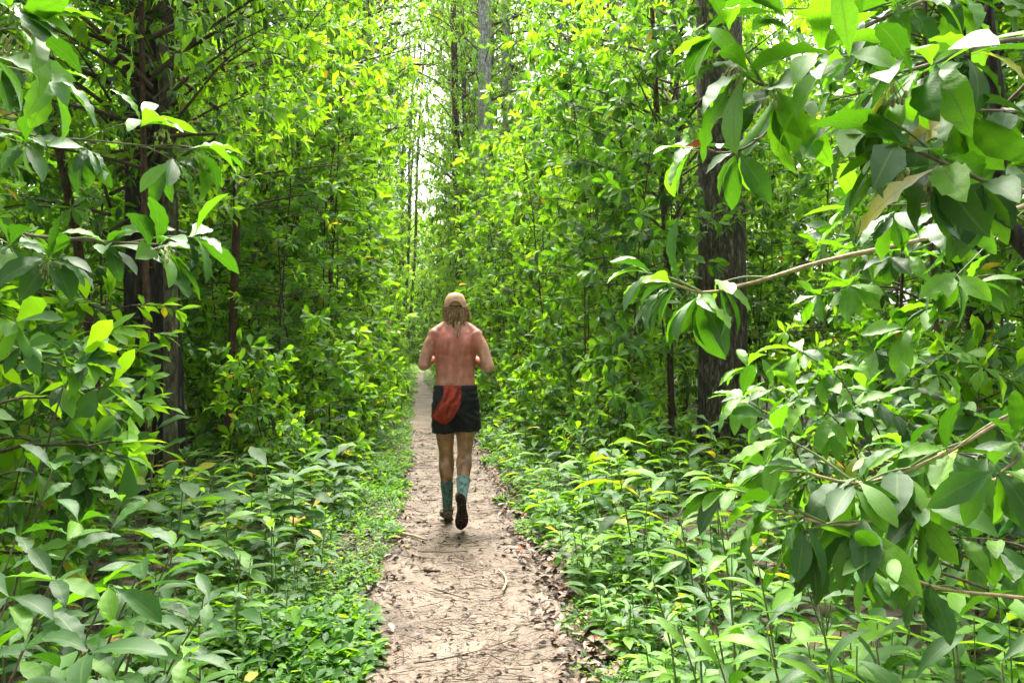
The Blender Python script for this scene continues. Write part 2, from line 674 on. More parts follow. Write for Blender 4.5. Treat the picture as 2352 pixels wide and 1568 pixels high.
def spaced(lo, hi, n, p=2.2):
    t = np.linspace(-1, 1, n)
    s = np.sign(t) * np.abs(t) ** p
    return (lo + hi) / 2 + s * (hi - lo) / 2


gx = spaced(-220, 220, 141, 3.2)
gy = np.concatenate([np.arange(-6, 16, 0.22), np.geomspace(16, 600, 60)])
g = MB().add(*grid_mesh(gx, gy, lambda x, y: ground_z(x, y) - 0.004 - 0.01 * (np.abs(x - path_x(y)) < 0.45))).build('ground', M_SOIL)
tag(g, kind='structure')

# the trodden path: a strip with ragged edges, worn slightly hollow
ysp = np.concatenate([np.arange(-3, 18, 0.10), np.arange(18, 57, 0.5)])
us = np.linspace(-1, 1, 15)
PV, PT = [], []
for j, y in enumerate(ysp):
    hw = 0.44 + 0.06 * min(1, max(0, (6.5 - y) / 3)) + 0.05 * math.sin(y * 1.9) + 0.035 * math.sin(y * 5.3 + 1) - 0.22 * min(1, max(0, (y - 12) / 22))
    off = 0.03 * math.sin(y * 1.3 + 2)
    for k, u in enumerate(us):
        e = 0.03 * math.sin(y * 11 + u * 3) * (abs(u) > 0.99)
        x = path_x(y) + off + u * (hw + e)
        z = ground_z(x, y) + 0.012 - 0.016 * (1 - abs(u) ** 2) - 0.02 * (abs(u) > 0.99)
        PV.append((x, y, z))
for j in range(len(ysp) - 1):
    for k in range(14):
        a = j * 15 + k
        PT += [(a, a + 1, a + 16), (a, a + 16, a + 15)]
path = MB().add(PV, PT).build('path', M_PATH)
tag(path, kind='structure')


# ---- leaf litter and fine twigs: nobody could count them
def scatter_path(n, y0, y1, spread, bias=0.0):
    y = y0 + (y1 - y0) * rng.random(n) ** 1.5
    x = path_x(y) + rng.normal(bias, spread, n)
    return x, y


def flat_leaves(mb, x, y, size, lift, templates, tilt=0.35, z=0.018):
    n = len(x)
    az = rng.random(n) * 2 * math.pi
    N = np.stack([rng.normal(0, tilt, n), rng.normal(0, tilt, n), np.ones(n)], 1)
    D = np.stack([np.cos(az), np.sin(az), rng.normal(0, 0.15, n)], 1)
    lv = Leaves()
    zz = ground_z(x, y) + z + lift * rng.random(n)
    s = size[0] + (size[1] - size[0]) * rng.random(n)
    for i in range(n):
        lv.add((x[i], y[i], zz[i]), D[i], N[i], s[i], 0.5)
    lv.into(mb, templates)
    return mb


DEADT = [leaf_template(3, 0.42, 0.5, 0.5, 0.9), leaf_template(3, 0.38, 0.55, -0.4, 1.1), leaf_template(3, 0.5, 0.5, 0.8, 0.5), leaf_template(3, 0.34, 0.5, 0.2, -0.8)]
lit = MB()
xe, ye = scatter_path(2600, 2.2, 13, 0.11, 0.57)
flat_leaves(lit, xe, ye, (0.03, 0.085), 0.03, DEADT)
xe, ye = scatter_path(1100, 2.2, 13, 0.12, -0.50)
flat_leaves(lit, xe, ye, (0.03, 0.08), 0.02, DEADT)
xe, ye = scatter_path(2200, 2.2, 14, 0.36, 0.0)
flat_leaves(lit, xe, ye, (0.012, 0.05), 0.004, DEADT, z=0.008)
n_ = 5200
ye = 2 + 15 * rng.random(n_) ** 1.4
xe = np.where(rng.random(n_) < .5, path_x(ye) - 0.6 - 5 * rng.random(n_) ** 1.5, path_x(ye) + 0.6 + 6 * rng.random(n_) ** 1.5)
flat_leaves(lit, xe, ye, (0.06, 0.14), 0.03, DEADT, z=0.012)
tag(lit.build('leaf_litter', M_DEAD), 'brown dead leaves littering the path edges and forest floor', 'leaf litter', kind='stuff')

M_DARKTWIG = plain_material('dry_twig', (0.06, 0.037, 0.026), 0.8, 0.5, 40)
tw = MB()
for i in range(4200):
    y = 2.2 + 11 * random.random() ** 1.6
    x = float(path_x(y)) + random.gauss(0.02, 0.27)
    az = random.gauss(0, 0.9) + (math.pi if random.random() < .5 else 0)
    L = random.choice([0.02, 0.025, 0.03, 0.035, 0.04, 0.05, 0.06, 0.06, 0.09, 0.15]) * random.uniform(0.7, 1.4)
    b = random.gauss(0, 0.35)
    pts = []
    for t in (-0.5, 0, 0.5):
        px_, py_ = x + L * t * math.cos(az) - b * L * (t * t) * math.sin(az), y + L * t * math.sin(az) + b * L * t * t * math.cos(az)
        pts.append((px_, py_, float(ground_z(px_, py_)) + 0.010 + 0.012 * (0.25 - t * t) * random.random()))
    r0 = random.uniform(0.0008, 0.0018) * (1.4 if L > .12 else 1)
    tw.add(*tube(pts, [r0, r0, r0 * .5], 3, False))
tag(tw.build('fallen_twigs', M_DARKTWIG), 'thin dry twigs and rootlets strewn across the sandy path', 'twigs', kind='stuff')


def stick(name, pxs, r, mat, label, cat='stick'):
    pts = []
    for q in pxs:
        p = on_ground(*q)
        pts.append((p[0], p[1], float(ground_z(p[0], p[1])) + 0.012 + r))
    L = smooth_line(pts, 12)
    o = MB().add(*tube(L, np.linspace(r, r * 0.7, 12) * (1 + 0.15 * rng.normal(size=12)), 7)).build(name, mat)
    return tag(o, label, cat)


M_PALESTICK = plain_material('pale_stick', (0.38, 0.27, 0.16), 0.7, 0.35, 60, bump=0.4)
stick('fallen_stick', [(1146, 1312), (1158, 1325), (1163, 1345), (1155, 1366)], 0.0085, M_PALESTICK, 'pale curved stick lying on the right edge of the path')
stick('fallen_stick', [(975, 1318), (995, 1319), (1012, 1318)], 0.011, M_DARKTWIG, 'short dark chunk of wood lying left of the middle of the path')
stick('fallen_stick', [(950, 1525), (1010, 1518), (1100, 1500), (1190, 1470)], 0.0032, M_DARKTWIG, 'long thin dark twig lying across the nearest stretch of path')
stick('fallen_stick', [(960, 1268), (1020, 1270), (1075, 1270)], 0.004, M_DARKTWIG, 'straight thin twig lying across the path behind the runner')
stick('fallen_stick', [(1000, 1355), (1040, 1370), (1080, 1385)], 0.004, M_DARKTWIG, 'slanting dark twig in the middle of the path')
stick('fallen_stick', [(918, 1232), (945, 1236), (980, 1245)], 0.012, M_PALESTICK, 'pale flattened piece of wood at the left edge of the path')

M_YLEAF = plain_material('yellow_leaf', (0.55, 0.42, 0.03), 0.5, 0.3, 50)
M_RLEAF = plain_material('rust_leaf', (0.42, 0.075, 0.02), 0.3, 0.35, 50)


def one_leaf(name, p, d, nrm, s, tpl, mat, label, cat='leaf', **kw):
    V, T, U = tpl
    F = frame(d, nrm) * s
    V2 = V @ F.T
    # give the blade a real thickness
    W = V2 - F[:, 2] / s * 0.0008
    nv = len(V)
    mb = MB().add(np.vstack([V2, W]), np.vstack([T, T[:, ::-1] + nv]), np.vstack([U, U]), 0.9)
    o = mb.build(name, mat)
    o.location = p
    return tag(o, label, cat, **kw)


p = on_ground(924, 1258)
one_leaf('fallen_leaf', (p[0], p[1], float(ground_z(p[0], p[1])) + 0.02), (1, .3, .05), (0, 0.1, 1), 0.075, BROAD_N[0], M_YLEAF, 'small yellow fallen leaf at the left edge of the path')
p = on_ground(1172, 1268)
one_leaf('fallen_leaf', (p[0], p[1], float(ground_z(p[0], p[1])) + 0.03), (.9, -.4, .1), (0.2, -.5, 1), 0.10, BROAD_N[1], M_RLEAF, 'rusty orange fallen leaf at the right edge of the path')
p = on_ground(1130, 1238)
one_leaf('fallen_leaf', (p[0], p[1], float(ground_z(p[0], p[1])) + 0.02), (1, .2, .1), (0.1, -.7, 1), 0.09, BROAD_N[2], M_DEAD, 'dark brown curled leaf on the path right of the runner\'s feet')


# ================================================================ PLANT BUILDERS
def whorl(lv, p, d, n, size, spread=1.0, droop=0.35, c=None, upn=0.75):
    """a fan of leaves round a twig end"""
    dx, dy, dz = (float(q) for q in d)
    k = 1 / (math.sqrt(dx * dx + dy * dy + dz * dz) + 1e-9)
    dx, dy, dz = dx * k, dy * k, dz * k
    m = math.sqrt(dx * dx + dy * dy) + 1e-6
    ax, ay = dy / m, -dx / m                       # across the twig, level
    bx, by, bz = ay * dz, -ax * dz, ax * dy - ay * dx
    px_, py_, pz_ = (float(q) for q in p)
    off = random.random() * 6.28
    g = random.gauss
    for i in range(n):
        th = off + i * 2.399963
        op = spread * random.uniform(0.55, 1.25)
        co, so = math.cos(op), math.sin(op)
        ct, st_ = math.cos(th) * so, math.sin(th) * so
        ld = (dx * co + ax * ct + bx * st_, dy * co + ay * ct + by * st_, dz * co + bz * st_ - droop * random.uniform(0.2, 1.6))
        nn = (g(0, .35) + dx * .5, g(0, .35) + dy * .5, upn + dz * .5)
        t = 0.012 * i * random.random()
        lv.add((px_ - dx * t, py_ - dy * t, pz_ - dz * t), ld, nn, size * random.uniform(0.62, 1.12), tint() if c is None else c)


def sapling_parts(H, r0, leaf, h0=0.9, blen=0.8, step=0.13, tmpl=BROAD_M, young=0.3, lean=0.06, sides=5, nper=7, sag=0.15):
    """stem with side branches and leafy twig ends; returns (wood, leaves)"""
    wood, lv = MB(), Leaves()
    n = 9
    ax, ay = random.gauss(0, lean), random.gauss(0, lean)
    ph = random.random() * 6
    zs = np.linspace(-0.05, H, n)
    stem = np.stack([ax * zs + 0.035 * np.sin(zs * 1.7 + ph), ay * zs + 0.035 * np.sin(zs * 1.3 + ph * 2), zs], 1)
    rad = r0 * (1 - 0.75 * (zs.clip(0) / H))
    wood.add(*tube(stem, rad, sides + 1))
    z = h0
    az = random.random() * 6.28
    while z < H:
        f = (z - h0) / max(H - h0, 0.1)
        L = blen * random.uniform(0.55, 1.2) * (1 - 0.45 * f) * min(1, 0.5 + 2.5 * f)
        az += 2.4 + random.gauss(0, 0.4)
        base = np.array([np.interp(z, zs, stem[:, 0]), np.interp(z, zs, stem[:, 1]), z])
        rise = random.uniform(0.05, 0.55)
        hd = np.array([math.cos(az), math.sin(az), 0])
        pts = [base + hd * L * t + np.array([0, 0, L * (rise * t - (sag + rise * 0.6) * t * t)]) for t in (0, .35, .7, 1.0)]
        wood.add(*tube(pts, np.array([0.007, 0.005, 0.0035, 0.002]) * (0.6 + L), 3, False))
        pts = np.array(pts)
        ends = [(pts[-1], pts[-1] - pts[-2])]
        for t in np.arange(0.3, 0.95, 0.22):
            if random.random() < 0.8:
                q = np.array([np.interp(t, [0, .35, .7, 1], pts[:, k]) for k in range(3)])
                sd = 1 if random.random() < .5 else -1
                td = unit(hd * 0.7 + sd * np.array([-hd[1], hd[0], 0]) * random.uniform(.5, 1) + np.array([0, 0, random.uniform(-.1, .4)]))
                e = q + td * L * random.uniform(0.18, 0.42)
                wood.add(*tube([q, (q + e) / 2 + (0, 0, .01), e], np.array([0.003, 0.0025, 0.0015]) * (0.6 + L), 3, False))
                ends.append((e, td))
        for e, d in ends:
            yc = random.random() < young
            whorl(lv, e, d, random.randint(nper - 2, nper + 1), leaf * random.uniform(.8, 1.15), 1.0, 0.28,
                  None if not yc else random.uniform(0.6, 0.88))
        z += step * random.uniform(0.6, 1.4)
    whorl(lv, stem[-1], (0, 0, 1), 6, leaf, 0.8, 0.1, 0.8)
    return wood, lv


def seedling_parts(h, leaf, n, lance=True, young=0.35):
    wood, lv = MB(), Leaves()
    lx, ly = random.gauss(0, .12), random.gauss(0, .12)
    pts = [(lx * t * h, ly * t * h, h * t - 0.02) for t in (0, .35, .7, 1)]
    wood.add(*tube(pts, [0.004, 0.0035, 0.003, 0.002], 4, False))
    az = random.random() * 6.28
    for i in range(n):
        t = 0.25 + 0.75 * (i + 0.5) / n
        az += 2.4 + random.gauss(0, .25)
        el = random.uniform(-0.05, 0.5) + 0.7 * max(0, t - 0.7)
        d = (math.cos(az) * math.cos(el), math.sin(az) * math.cos(el), math.sin(el))
        p = (lx * t * h, ly * t * h, h * t - 0.02)
        c = random.uniform(0.6, 0.86) if (t > 0.85 and random.random() < young * 2) else tint(young * 0.5, 0.015)
        lv.add(p, d, (d[0] * -.25 + random.gauss(0, .2), d[1] * -.25 + random.gauss(0, .2), 1), leaf * random.uniform(.65, 1.1), c)
    return wood, lv


def plant_things(name, wood_me, leaf_me, x, y, rz, s, sz, wname, lname, label, cat, group, z=None):
    e = empty(name, (x, y, float(ground_z(x, y)) if z is None else z), rz)
    e.scale = (s, s, sz)
    w = link(wname, wood_me, e)
    f = link(lname, leaf_me, e)
    tag(f, kind='stuff')
    tag(e, label, cat, group)
    return e


# ---- variants (each is one mesh shared by its copies)
def variant(fn, tmpl, wm, lm, name):
    w, lv = fn()
    wm_ = w.mesh(name + '_wood', wm)
    lm_ = lv.into(MB(), tmpl).mesh(name + '_leaves', lm)
    return wm_, lm_


SAP_NEAR = [variant(lambda: sapling_parts(random.uniform(4.6, 6.2), random.uniform(.011, .019), 0.18, random.uniform(.9, 1.3), 0.85, 0.10, nper=7, young=.4), BROAD_M, M_STEM, M_LEAF_N, 'sapling_near') for _ in range(7)]
SAP_MID = [variant(lambda: sapling_parts(random.uniform(5.0, 7.2), random.uniform(.012, .02), 0.19, random.uniform(.5, 1.0), 0.95, 0.105, nper=7, young=.55), BROAD_M, M_STEM, M_LEAF, 'sapling_mid') for _ in range(6)]
SAP_FAR = [variant(lambda: sapling_parts(random.uniform(5.5, 8.0), random.uniform(.018, .03), 0.21, random.uniform(.3, .7), 1.05, 0.10, nper=7, young=.6), BROAD_F, M_STEM, M_LEAF, 'sapling_far') for _ in range(5)]
SHRUB = [variant(lambda: sapling_parts(random.uniform(1.2, 2.0), random.uniform(.009, .014), 0.16, random.uniform(.12, .25), 0.6, 0.06, lean=0.12, nper=7, young=.4), BROAD_M, M_STEM, M_LEAF, 'shrub') for _ in range(7)]
SAP_MID += [variant(lambda: sapling_parts(random.uniform(4.5, 6.5), random.uniform(.012, .02), 0.21, random.uniform(.6, 1.1), 0.9, 0.12, nper=6, young=.2, sag=.3), LANCE_M, M_STEM, M_LEAF, 'sapling_lance') for _ in range(3)]
SAP_NEAR += [variant(lambda: sapling_parts(random.uniform(4.2, 5.6), random.uniform(.011, .017), 0.11, random.uniform(.8, 1.2), 0.75, 0.085, nper=8, young=.3), BROAD_M, M_STEM, M_LEAF, 'sapling_small') for _ in range(2)]
SHRUB += [variant(lambda: sapling_parts(random.uniform(1.0, 1.7), random.uniform(.007, .011), 0.085, random.uniform(.10, .2), 0.5, 0.05, lean=0.15, nper=7, young=.5), BROAD_M, M_STEM, M_LEAF, 'shrub_small') for _ in range(3)]
SEED = [variant(lambda: seedling_parts(random.uniform(.25, .55), random.uniform(.17, .24), random.randint(8, 13)), LANCE_M, M_TWIG_GREEN, M_LEAF, 'seedling') for _ in range(8)]
SEED_DARK = [variant(lambda: seedling_parts(random.uniform(.3, .65), random.uniform(.15, .22), random.randint(9, 14), young=.08), BROAD_M, M_TWIG_GREEN, M_LEAF, 'seedling_dark') for _ in range(7)]  # darker leaf tints, mostly for the left: canopy shade put into the colour


# ================================================================ TREES WITH TRUNKS ONE CAN TELL APART
def trunk_mesh(pts, rad, mat, name, sides=14, rough=0.05, flare=0.0):
    L = smooth_line(pts, 22)
    r = np.interp(np.linspace(0, 1, 22), np.linspace(0, 1, len(rad)), rad)
    r = r * (1 + flare * np.exp(-np.linspace(0, 1, 22) * 14))
    V, T, U = tube(L, r, sides)
    nz = vnoise(V[:, 2] * 2 + V[:, 0] * 9, V[:, 1] * 9, 1.3, 3)
    c = np.repeat(L, sides, axis=0)
    V = c + (V - c) * (1 + rough * nz)[:, None]
    return MB().add(V, T, U).mesh(name, mat)


def crown_mesh(name, z0, z1, rad, n, leaf=0.23, density=8, tmpl=BROAD_F, young=0.45):
    """leafy limbs in a loose, uneven crown; returns (limbs, leaves)"""
    wood, lv = MB(), Leaves()
    az = random.random() * 6
    for i in range(n):
        f = (i + random.random()) / n
        z = z0 + (z1 - z0) * f
        az += 2.4 + random.gauss(0, .5)
        L = rad * random.uniform(.5, 1.15) * (0.55 + 0.9 * math.sin(math.pi * min(1, f * .85 + .12)))
        hd = np.array([math.cos(az), math.sin(az), 0])
        rise = random.uniform(.2, .8)
        pts = np.array([np.array([0, 0, z]) + hd * L * t + np.array([0, 0, L * rise * t * (1 - .35 * t)]) for t in (0, .3, .65, 1)])
        wood.add(*tube(pts, np.array([.022, .016, .009, .003]) * (L / 2 + .3), 4, False))
        for t in np.linspace(0.3, 1, density):
            q = np.array([np.interp(t, [0, .3, .65, 1], pts[:, k]) for k in range(3)])
            for sd in (-1, 1):
                td = unit(hd * .6 + sd * np.array([-hd[1], hd[0], 0]) * random.uniform(.4, 1) + np.array([0, 0, random.uniform(-.2, .5)]))
                e = q + td * L * random.uniform(.12, .34)
                wood.add(*tube([q, e], [.005, .003], 3, False))
                whorl(lv, e, td, random.randint(5, 8), leaf * random.uniform(.8, 1.2), 1.05, .35, random.uniform(.55, .88) if random.random() < young else None)
    return wood.mesh(name + '_limbs', M_STEM), lv.into(MB(), tmpl).mesh(name + '_leaves', M_LEAF)


CROWN = [crown_mesh('crown', 5.2, 13.0, 2.6, 40), crown_mesh('crown', 6.0, 15.0, 2.9, 44), crown_mesh('crown', 4.2, 10.5, 2.2, 38), crown_mesh('crown', 7.5, 17.0, 3.0, 42)]


def tree(name, base, top, r0, r1, mat, label, cat='tree', group=None, crown=None, cz=1.0, cr=1.0, bend=0.0, flare=0.25, rough=0.05, cs=None):
    """base and top in the world; the crown sits on the trunk"""
    base, top = np.asarray(base, float), np.asarray(top, float)
    e = empty(name, base)
    d = top - base
    side = np.array([bend, bend * 0.4, 0])
    pts = [(0, 0, -0.1), d * .33 + side, d * .66 - side * .4, d]
    link('trunk', trunk_mesh(pts, [r0, r0 * .9 + r1 * .1, (r0 + r1) / 2, r1], mat, 'trunk', rough=rough, flare=flare), e)
    if crown is not None:
        k = CROWN[crown % 4]
        c = link('limbs', k[0], e)
        f = link('crown', k[1], e)
        tag(f, kind='stuff')
        for o in (c, f):
            o.scale = (cr, cr, cz)
            o.rotation_euler = (0, 0, random.random() * 6.28)
    return tag(e, label, cat, group)


def px_tree(name, bx, by, tx, ty, width_px, mat, label, H=14, taper=.55, **kw):
    """trunk from a ground pixel through an upper pixel at the same distance"""
    b = on_ground(bx, by)
    dep = proj(b)[2]
    t = at(tx, ty, dep)
    k = (H - b[2]) / (t[2] - b[2])
    top = b + (t - b) * k
    r = width_px / 2 * dep / FPX
    return tree(name, (b[0], b[1], float(ground_z(b[0], b[1]))), top, r, r * taper, mat, label, **kw)


px_tree('tree', 362, 1150, 338, 0, 112, M_BARK_DARK, 'thick dark furrowed trunk behind two thin stems left of the path', H=15, crown=0, taper=.75, cr=.6)
px_tree('tree', 392, 1185, 356, 60, 31, M_BARK_PALE, 'pale mottled slender trunk in front of the thick dark trunk at left', H=9, crown=2, cz=.75, cr=.6, bend=.06, flare=.1, rough=.08)
px_tree('tree', 345, 1225, 325, 60, 15, M_BARK_BROWN, 'thin straight brown stem left of the pale trunk at left', H=7, crown=2, cz=.6, cr=.45, flare=.05)
px_tree('tree', 250, 1180, 160, 560, 22, M_BARK_BROWN, 'leaning thin dark brown stem near the left edge', H=6, crown=2, cz=.5, cr=.5, flare=.05, bend=.05)
px_tree('tree', 515, 1100, 545, 160, 19, M_BARK_BROWN, 'slim brown stem between the dark trunk and the bright left wall', H=7.5, crown=2, cz=.62, cr=.5, flare=.05, bend=.04)
px_tree('tree', 604, 1010, 590, 240, 24, M_BARK_GREY, 'greyish slim trunk half hidden in leaves left of the path', H=10, crown=2, cz=.8, cr=.7, flare=.1)
px_tree('tree', 676, 1000, 684, 430, 15, M_BARK_BROWN, 'thin reddish brown stem in the left wall, nearest the path', H=8, crown=2, cz=.7, cr=.5, flare=.05)
px_tree('tree', 752, 985, 762, 520, 11, M_BARK_BROWN, 'very thin dark stem deep in the left wall', H=8, crown=2, cz=.7, cr=.45, flare=.05)
px_tree('tree', 1664, 1060, 1650, 0, 104, M_BARK_GREY, 'thick grey-barked tree trunk right of the path with flaking bark', H=16, crown=1, taper=.8, cr=.65)
px_tree('tree', 1545, 1060, 1502, 60, 15, M_BARK_BROWN, 'thin brown stem just left of the thick grey trunk', H=7, crown=2, cz=.58, cr=.5, flare=.05, bend=.04)
px_tree('tree', 1570, 1000, 1553, 150, 14, M_BARK_GREY, 'faint grey stem behind leaves between the thin brown stem and the thick grey trunk', H=9, crown=2, cz=.75, cr=.5, flare=.05)
px_tree('tree', 2262, 1240, 2215, 0, 36, M_BARK_DARK, 'dark upright trunk at the upper right behind the big foreground leaves', H=8, crown=2, cz=.8, cr=.6, flare=.1)
px_tree('tree', 2235, 1180, 2228, 600, 22, M_BARK_BROWN, 'left one of two thin brown poles near the right edge', H=7, crown=2, cz=.6, cr=.4, flare=.05)
px_tree('tree', 2262, 1190, 2270, 600, 26, M_BARK_BROWN, 'right one of two thin brown poles near the right edge', H=7, crown=2, cz=.6, cr=.4, flare=.05)

# tall trunks seen in the bright gap over the path
px_tree('tree', 846, 905, 826, 40, 32, M_BARK_GREY, 'grey trunk at the top left of the bright gap over the path', H=18, crown=3, flare=.1, cr=.7)
px_tree('tree', 868, 890, 842, 60, 20, M_BARK_WHITE, 'pale thinner trunk close right of the grey trunk above the left wall', H=18, crown=3, flare=.1, cr=.6)
px_tree('tree', 798, 895, 796, 60, 14, M_BARK_WHITE, 'thin pale trunk left of the grey trunk above the left wall', H=16, crown=1, flare=.1, cr=.8)
px_tree('tree', 1110, 902, 1114, 60, 33, M_BARK_WHITE, 'tall whitish trunk blotched with lichen right of the bright gap', H=19, crown=3, flare=.1, taper=.8, cr=.6)
px_tree('tree', 1172, 890, 1162, 60, 26, M_BARK_WHITE, 'second whitish trunk, right of the tall lichen-blotched one', H=19, crown=3, flare=.1, cr=.6)
px_tree('tree', 1082, 880, 1062, 60, 13, M_BARK_GREY, 'slim grey trunk left of the tall whitish trunk', H=19, crown=1, flare=.1, cr=.7)
px_tree('tree', 1060, 885, 1042, 60, 19, M_BARK_BROWN, 'darker brown trunk in the leaves just right of the bright gap', H=18, crown=1, flare=.1, cr=.7)
px_tree('tree', 1098, 868, 1088, 60, 11, M_BARK_WHITE, 'thin pale trunk close behind the tall whitish trunk', H=22, crown=3, flare=.1, cr=.7)
for bx, tx, w, lab in ((902, 934, 9, 'leftmost of the slim trunks leaning at the end of the bright gap'),
                       (920, 948, 7, 'second slim trunk at the end of the bright gap'),
                       (932, 968, 7, 'third slim trunk, leaning right, at the end of the bright gap'),
                       (912, 958, 5, 'very thin pole crossing between the slim trunks at the end of the gap')):
    px_tree('tree', bx, 850, tx, 240, w, M_BARK_GREY, lab, H=21, crown=random.choice((0, 1)), flare=.05, group='slim trunks at the end of the gap', cr=.45, cz=1.25, bend=.15)

b = on_ground(952, 838)
st = empty('stump', (b[0] - 0.1, b[1], float(ground_z(b[0], b[1]))))
link('trunk', trunk_mesh([(0, 0, -.1), (.02, 0, .3), (.0, .02, .6), (.05, 0, .85)], [.22, .17, .15, .10], M_BARK_DARK, 'stump', 9, .25, .3), st)
tag(st, 'small dark stump beside the far end of the path', 'stump')

# ---- forest trees further in, behind the leafy walls
taken = []


def free(x, y, d):
    for (a, b_) in taken:
        if (a - x) ** 2 + (b_ - y) ** 2 < d * d:
            return False
    taken.append((x, y))
    return True


def in_view(x, y, m=1.5):
    return -0.53 * y - m < x < 0.88 * y + m


n_tree = 0
tries = 0
while n_tree < 64 and tries < 4000:
    tries += 1
    y = 9 + 95 * random.random() ** 1.25
    sd = random.choice((-1, 1))
    x = float(path_x(y)) + sd * (4.6 + 16 * random.random() ** 1.2)
    if not in_view(x, y, 2.0) or not free(x, y, 2.7):
        continue
    H = random.uniform(12, 19)
    mt = random.choice((M_BARK_GREY, M_BARK_GREY, M_BARK_DARK, M_BARK_BROWN, M_BARK_WHITE))
    tree('tree', (x, y, float(ground_z(x, y))), (x + random.gauss(0, .5), y + random.gauss(0, .5), H), random.uniform(.07, .16), .05, mt,
         'slender forest tree standing behind the leafy wall ' + ('left' if sd < 0 else 'right') + ' of the path', group='forest trees behind the ' + ('left' if sd < 0 else 'right') + ' wall',
         crown=random.randrange(4), cz=H / 16, cr=random.uniform(.7, 1.1), bend=random.gauss(0, .1))
    n_tree += 1

for i in range(34):
    y = random.uniform(30, 88)
    sd = random.choice((-1, 1))
    x = float(path_x(y)) + sd * random.uniform(2.8, 6)
    if not free(x, y, 1.6):
        continue
    H = random.uniform(10, 17)
    tree('tree', (x, y, float(ground_z(x, y))), (x + random.gauss(0, .4), y, H), random.uniform(.06, .12), .04, random.choice((M_BARK_GREY, M_BARK_WHITE, M_BARK_BROWN)),
         'tall slim tree lining the far stretch of the path on the ' + ('left' if sd < 0 else 'right'), group='trees lining the far path on the ' + ('left' if sd < 0 else 'right'), crown=random.choice((0, 2)), cz=H / 14, cr=random.uniform(.6, .9))

# the wood behind reads as one green mass
bk = Leaves()
for i in range(10000):
    y = random.uniform(8, 120)
    sd = random.choice((-1, 1))
    x = float(path_x(y)) + sd * (6.0 + 20 * random.random() ** 1.3)
    if not in_view(x, y, 3):
        continue
    whorl(bk, np.array([x, y, 13 * random.random() ** 1.9]), (random.gauss(0, 1), random.gauss(0, 1), .4), 9, random.uniform(.36, .66), 1.2, .3, random.uniform(.2, .8))
tag(bk.into(MB(), BROAD_F).build('distant_wood', M_LEAF), 'distant green wood behind the leafy walls', 'wood', kind='stuff')

# the same wood goes on behind and beside the camera
bh = Leaves()
for i in range(3600):
    y = random.uniform(-15, 4.5)
    sd = random.choice((-1, 1))
    x = sd * (1.3 + 9 * random.random() ** 1.3) + .2
    if y > -0.3 and (-0.60 * y - 1.5 < x < 1.0 * y + 1.6):
        continue
    whorl(bh, np.array([x, y, 9.5 * random.random() ** 1.15]), (random.gauss(0, 1), random.gauss(0, 1), .4), 9, random.uniform(.25, .42), 1.2, .3, random.uniform(.1, .7))
tag(bh.into(MB(), BROAD_F).build('surrounding_wood', M_LEAF), 'leafy wood surrounding the spot where the photographer stands', 'wood', kind='stuff')

for x, y, H in ((-2.4, 26, 20), (2.5, 30, 22), (-2.5, 34, 23), (2.6, 38, 24), (-2.8, 43, 26)):
    tree('tree', (x, y, float(ground_z(x, y))), (x + random.gauss(0, .4), y, H), random.uniform(.08, .13), .05, random.choice((M_BARK_GREY, M_BARK_WHITE)),
         'tall tree whose crown arches over the far path from the ' + ('left' if x < 0 else 'right'), group='trees arching over the path from the ' + ('left' if x < 0 else 'right'), crown=3, cz=H / 15.5, cr=.8)
    taken.append((x, y))

for i in range(15):
    if i < 5:
        x, y, H, cz, cr, k = random.choice((-1, 1)) * random.uniform(1.8, 3.2), random.uniform(38, 52), 24, 1.75, 1.0, 3
    else:
        sd = -1 if i < 9 else 1
        x, y, H, cz, cr, k = sd * random.uniform(5.2, 9), random.uniform(24, 40), 17, 1.05, .85, 1
    tree('tree', (x, y, float(ground_z(x, y))), (x + random.gauss(0, .5), y, H), random.uniform(.08, .14), .05, random.choice((M_BARK_GREY, M_BARK_WHITE)),
         'tall tree filling the top of the bright gap with pale foliage' if i < 5 else 'tall leafy tree rising above the ' + ('left' if sd < 0 else 'right') + ' wall beside the bright gap',
         group='trees in the top of the gap' if i < 5 else 'trees above the wall beside the gap', crown=k, cz=cz, cr=cr)
    taken.append((x, y))

# the path bends away at its far end, where trees close the view
for i in range(46):
    y = random.uniform(58, 78) if i < 16 else random.uniform(78, 115)
    x = random.uniform(-2.6, 2.8) if i < 16 else random.uniform(-9, 11)
    if not free(x, y, 1.6):
        continue
    H = random.uniform(7.5, 10) if i < 16 else random.uniform(9, 15)
    tree('tree', (x, y, 0.02), (x + random.gauss(0, .4), y, H), random.uniform(.06, .12), .04, random.choice((M_BARK_GREY, M_BARK_WHITE)),
         'far pale green tree closing the view at the end of the path', group='trees at the far end of the path', crown=2, cz=H / 13, cr=random.uniform(.8, 1.2))

for x, y, H in ((-1.3, 59, 11.5), (.2, 62, 12.0), (1.4, 60, 11.5), (-.5, 66, 12.5), (.9, 68, 12.5)):
    tree('tree', (x, y, 0.02), (x + random.gauss(0, .2), y, H), .08, .03, M_BARK_GREY, 'far pale green tree closing the view at the end of the path', group='trees at the far end of the path', crown=2, cz=H / 10.6, cr=.75)

# ================================================================ SAPLINGS IN THE LEAFY WALLS
taken = [(px_, py_) for (px_, py_) in taken]
groups = {}


def wall_edge(y, side):
    if side < 0:
        return float(path_x(y)) - np.interp(y, [3, 8, 14, 30, 60], [2.25, 1.8, 1.45, 1.45, 1.7])
    return float(path_x(y)) + np.interp(y, [3, 8, 14, 30, 60], [2.5, 1.9, 1.5, 1.45, 1.7])


KEEP = ((345, 80, 6.9), (1660, 65, 9.2), (530, 10, 8.0))


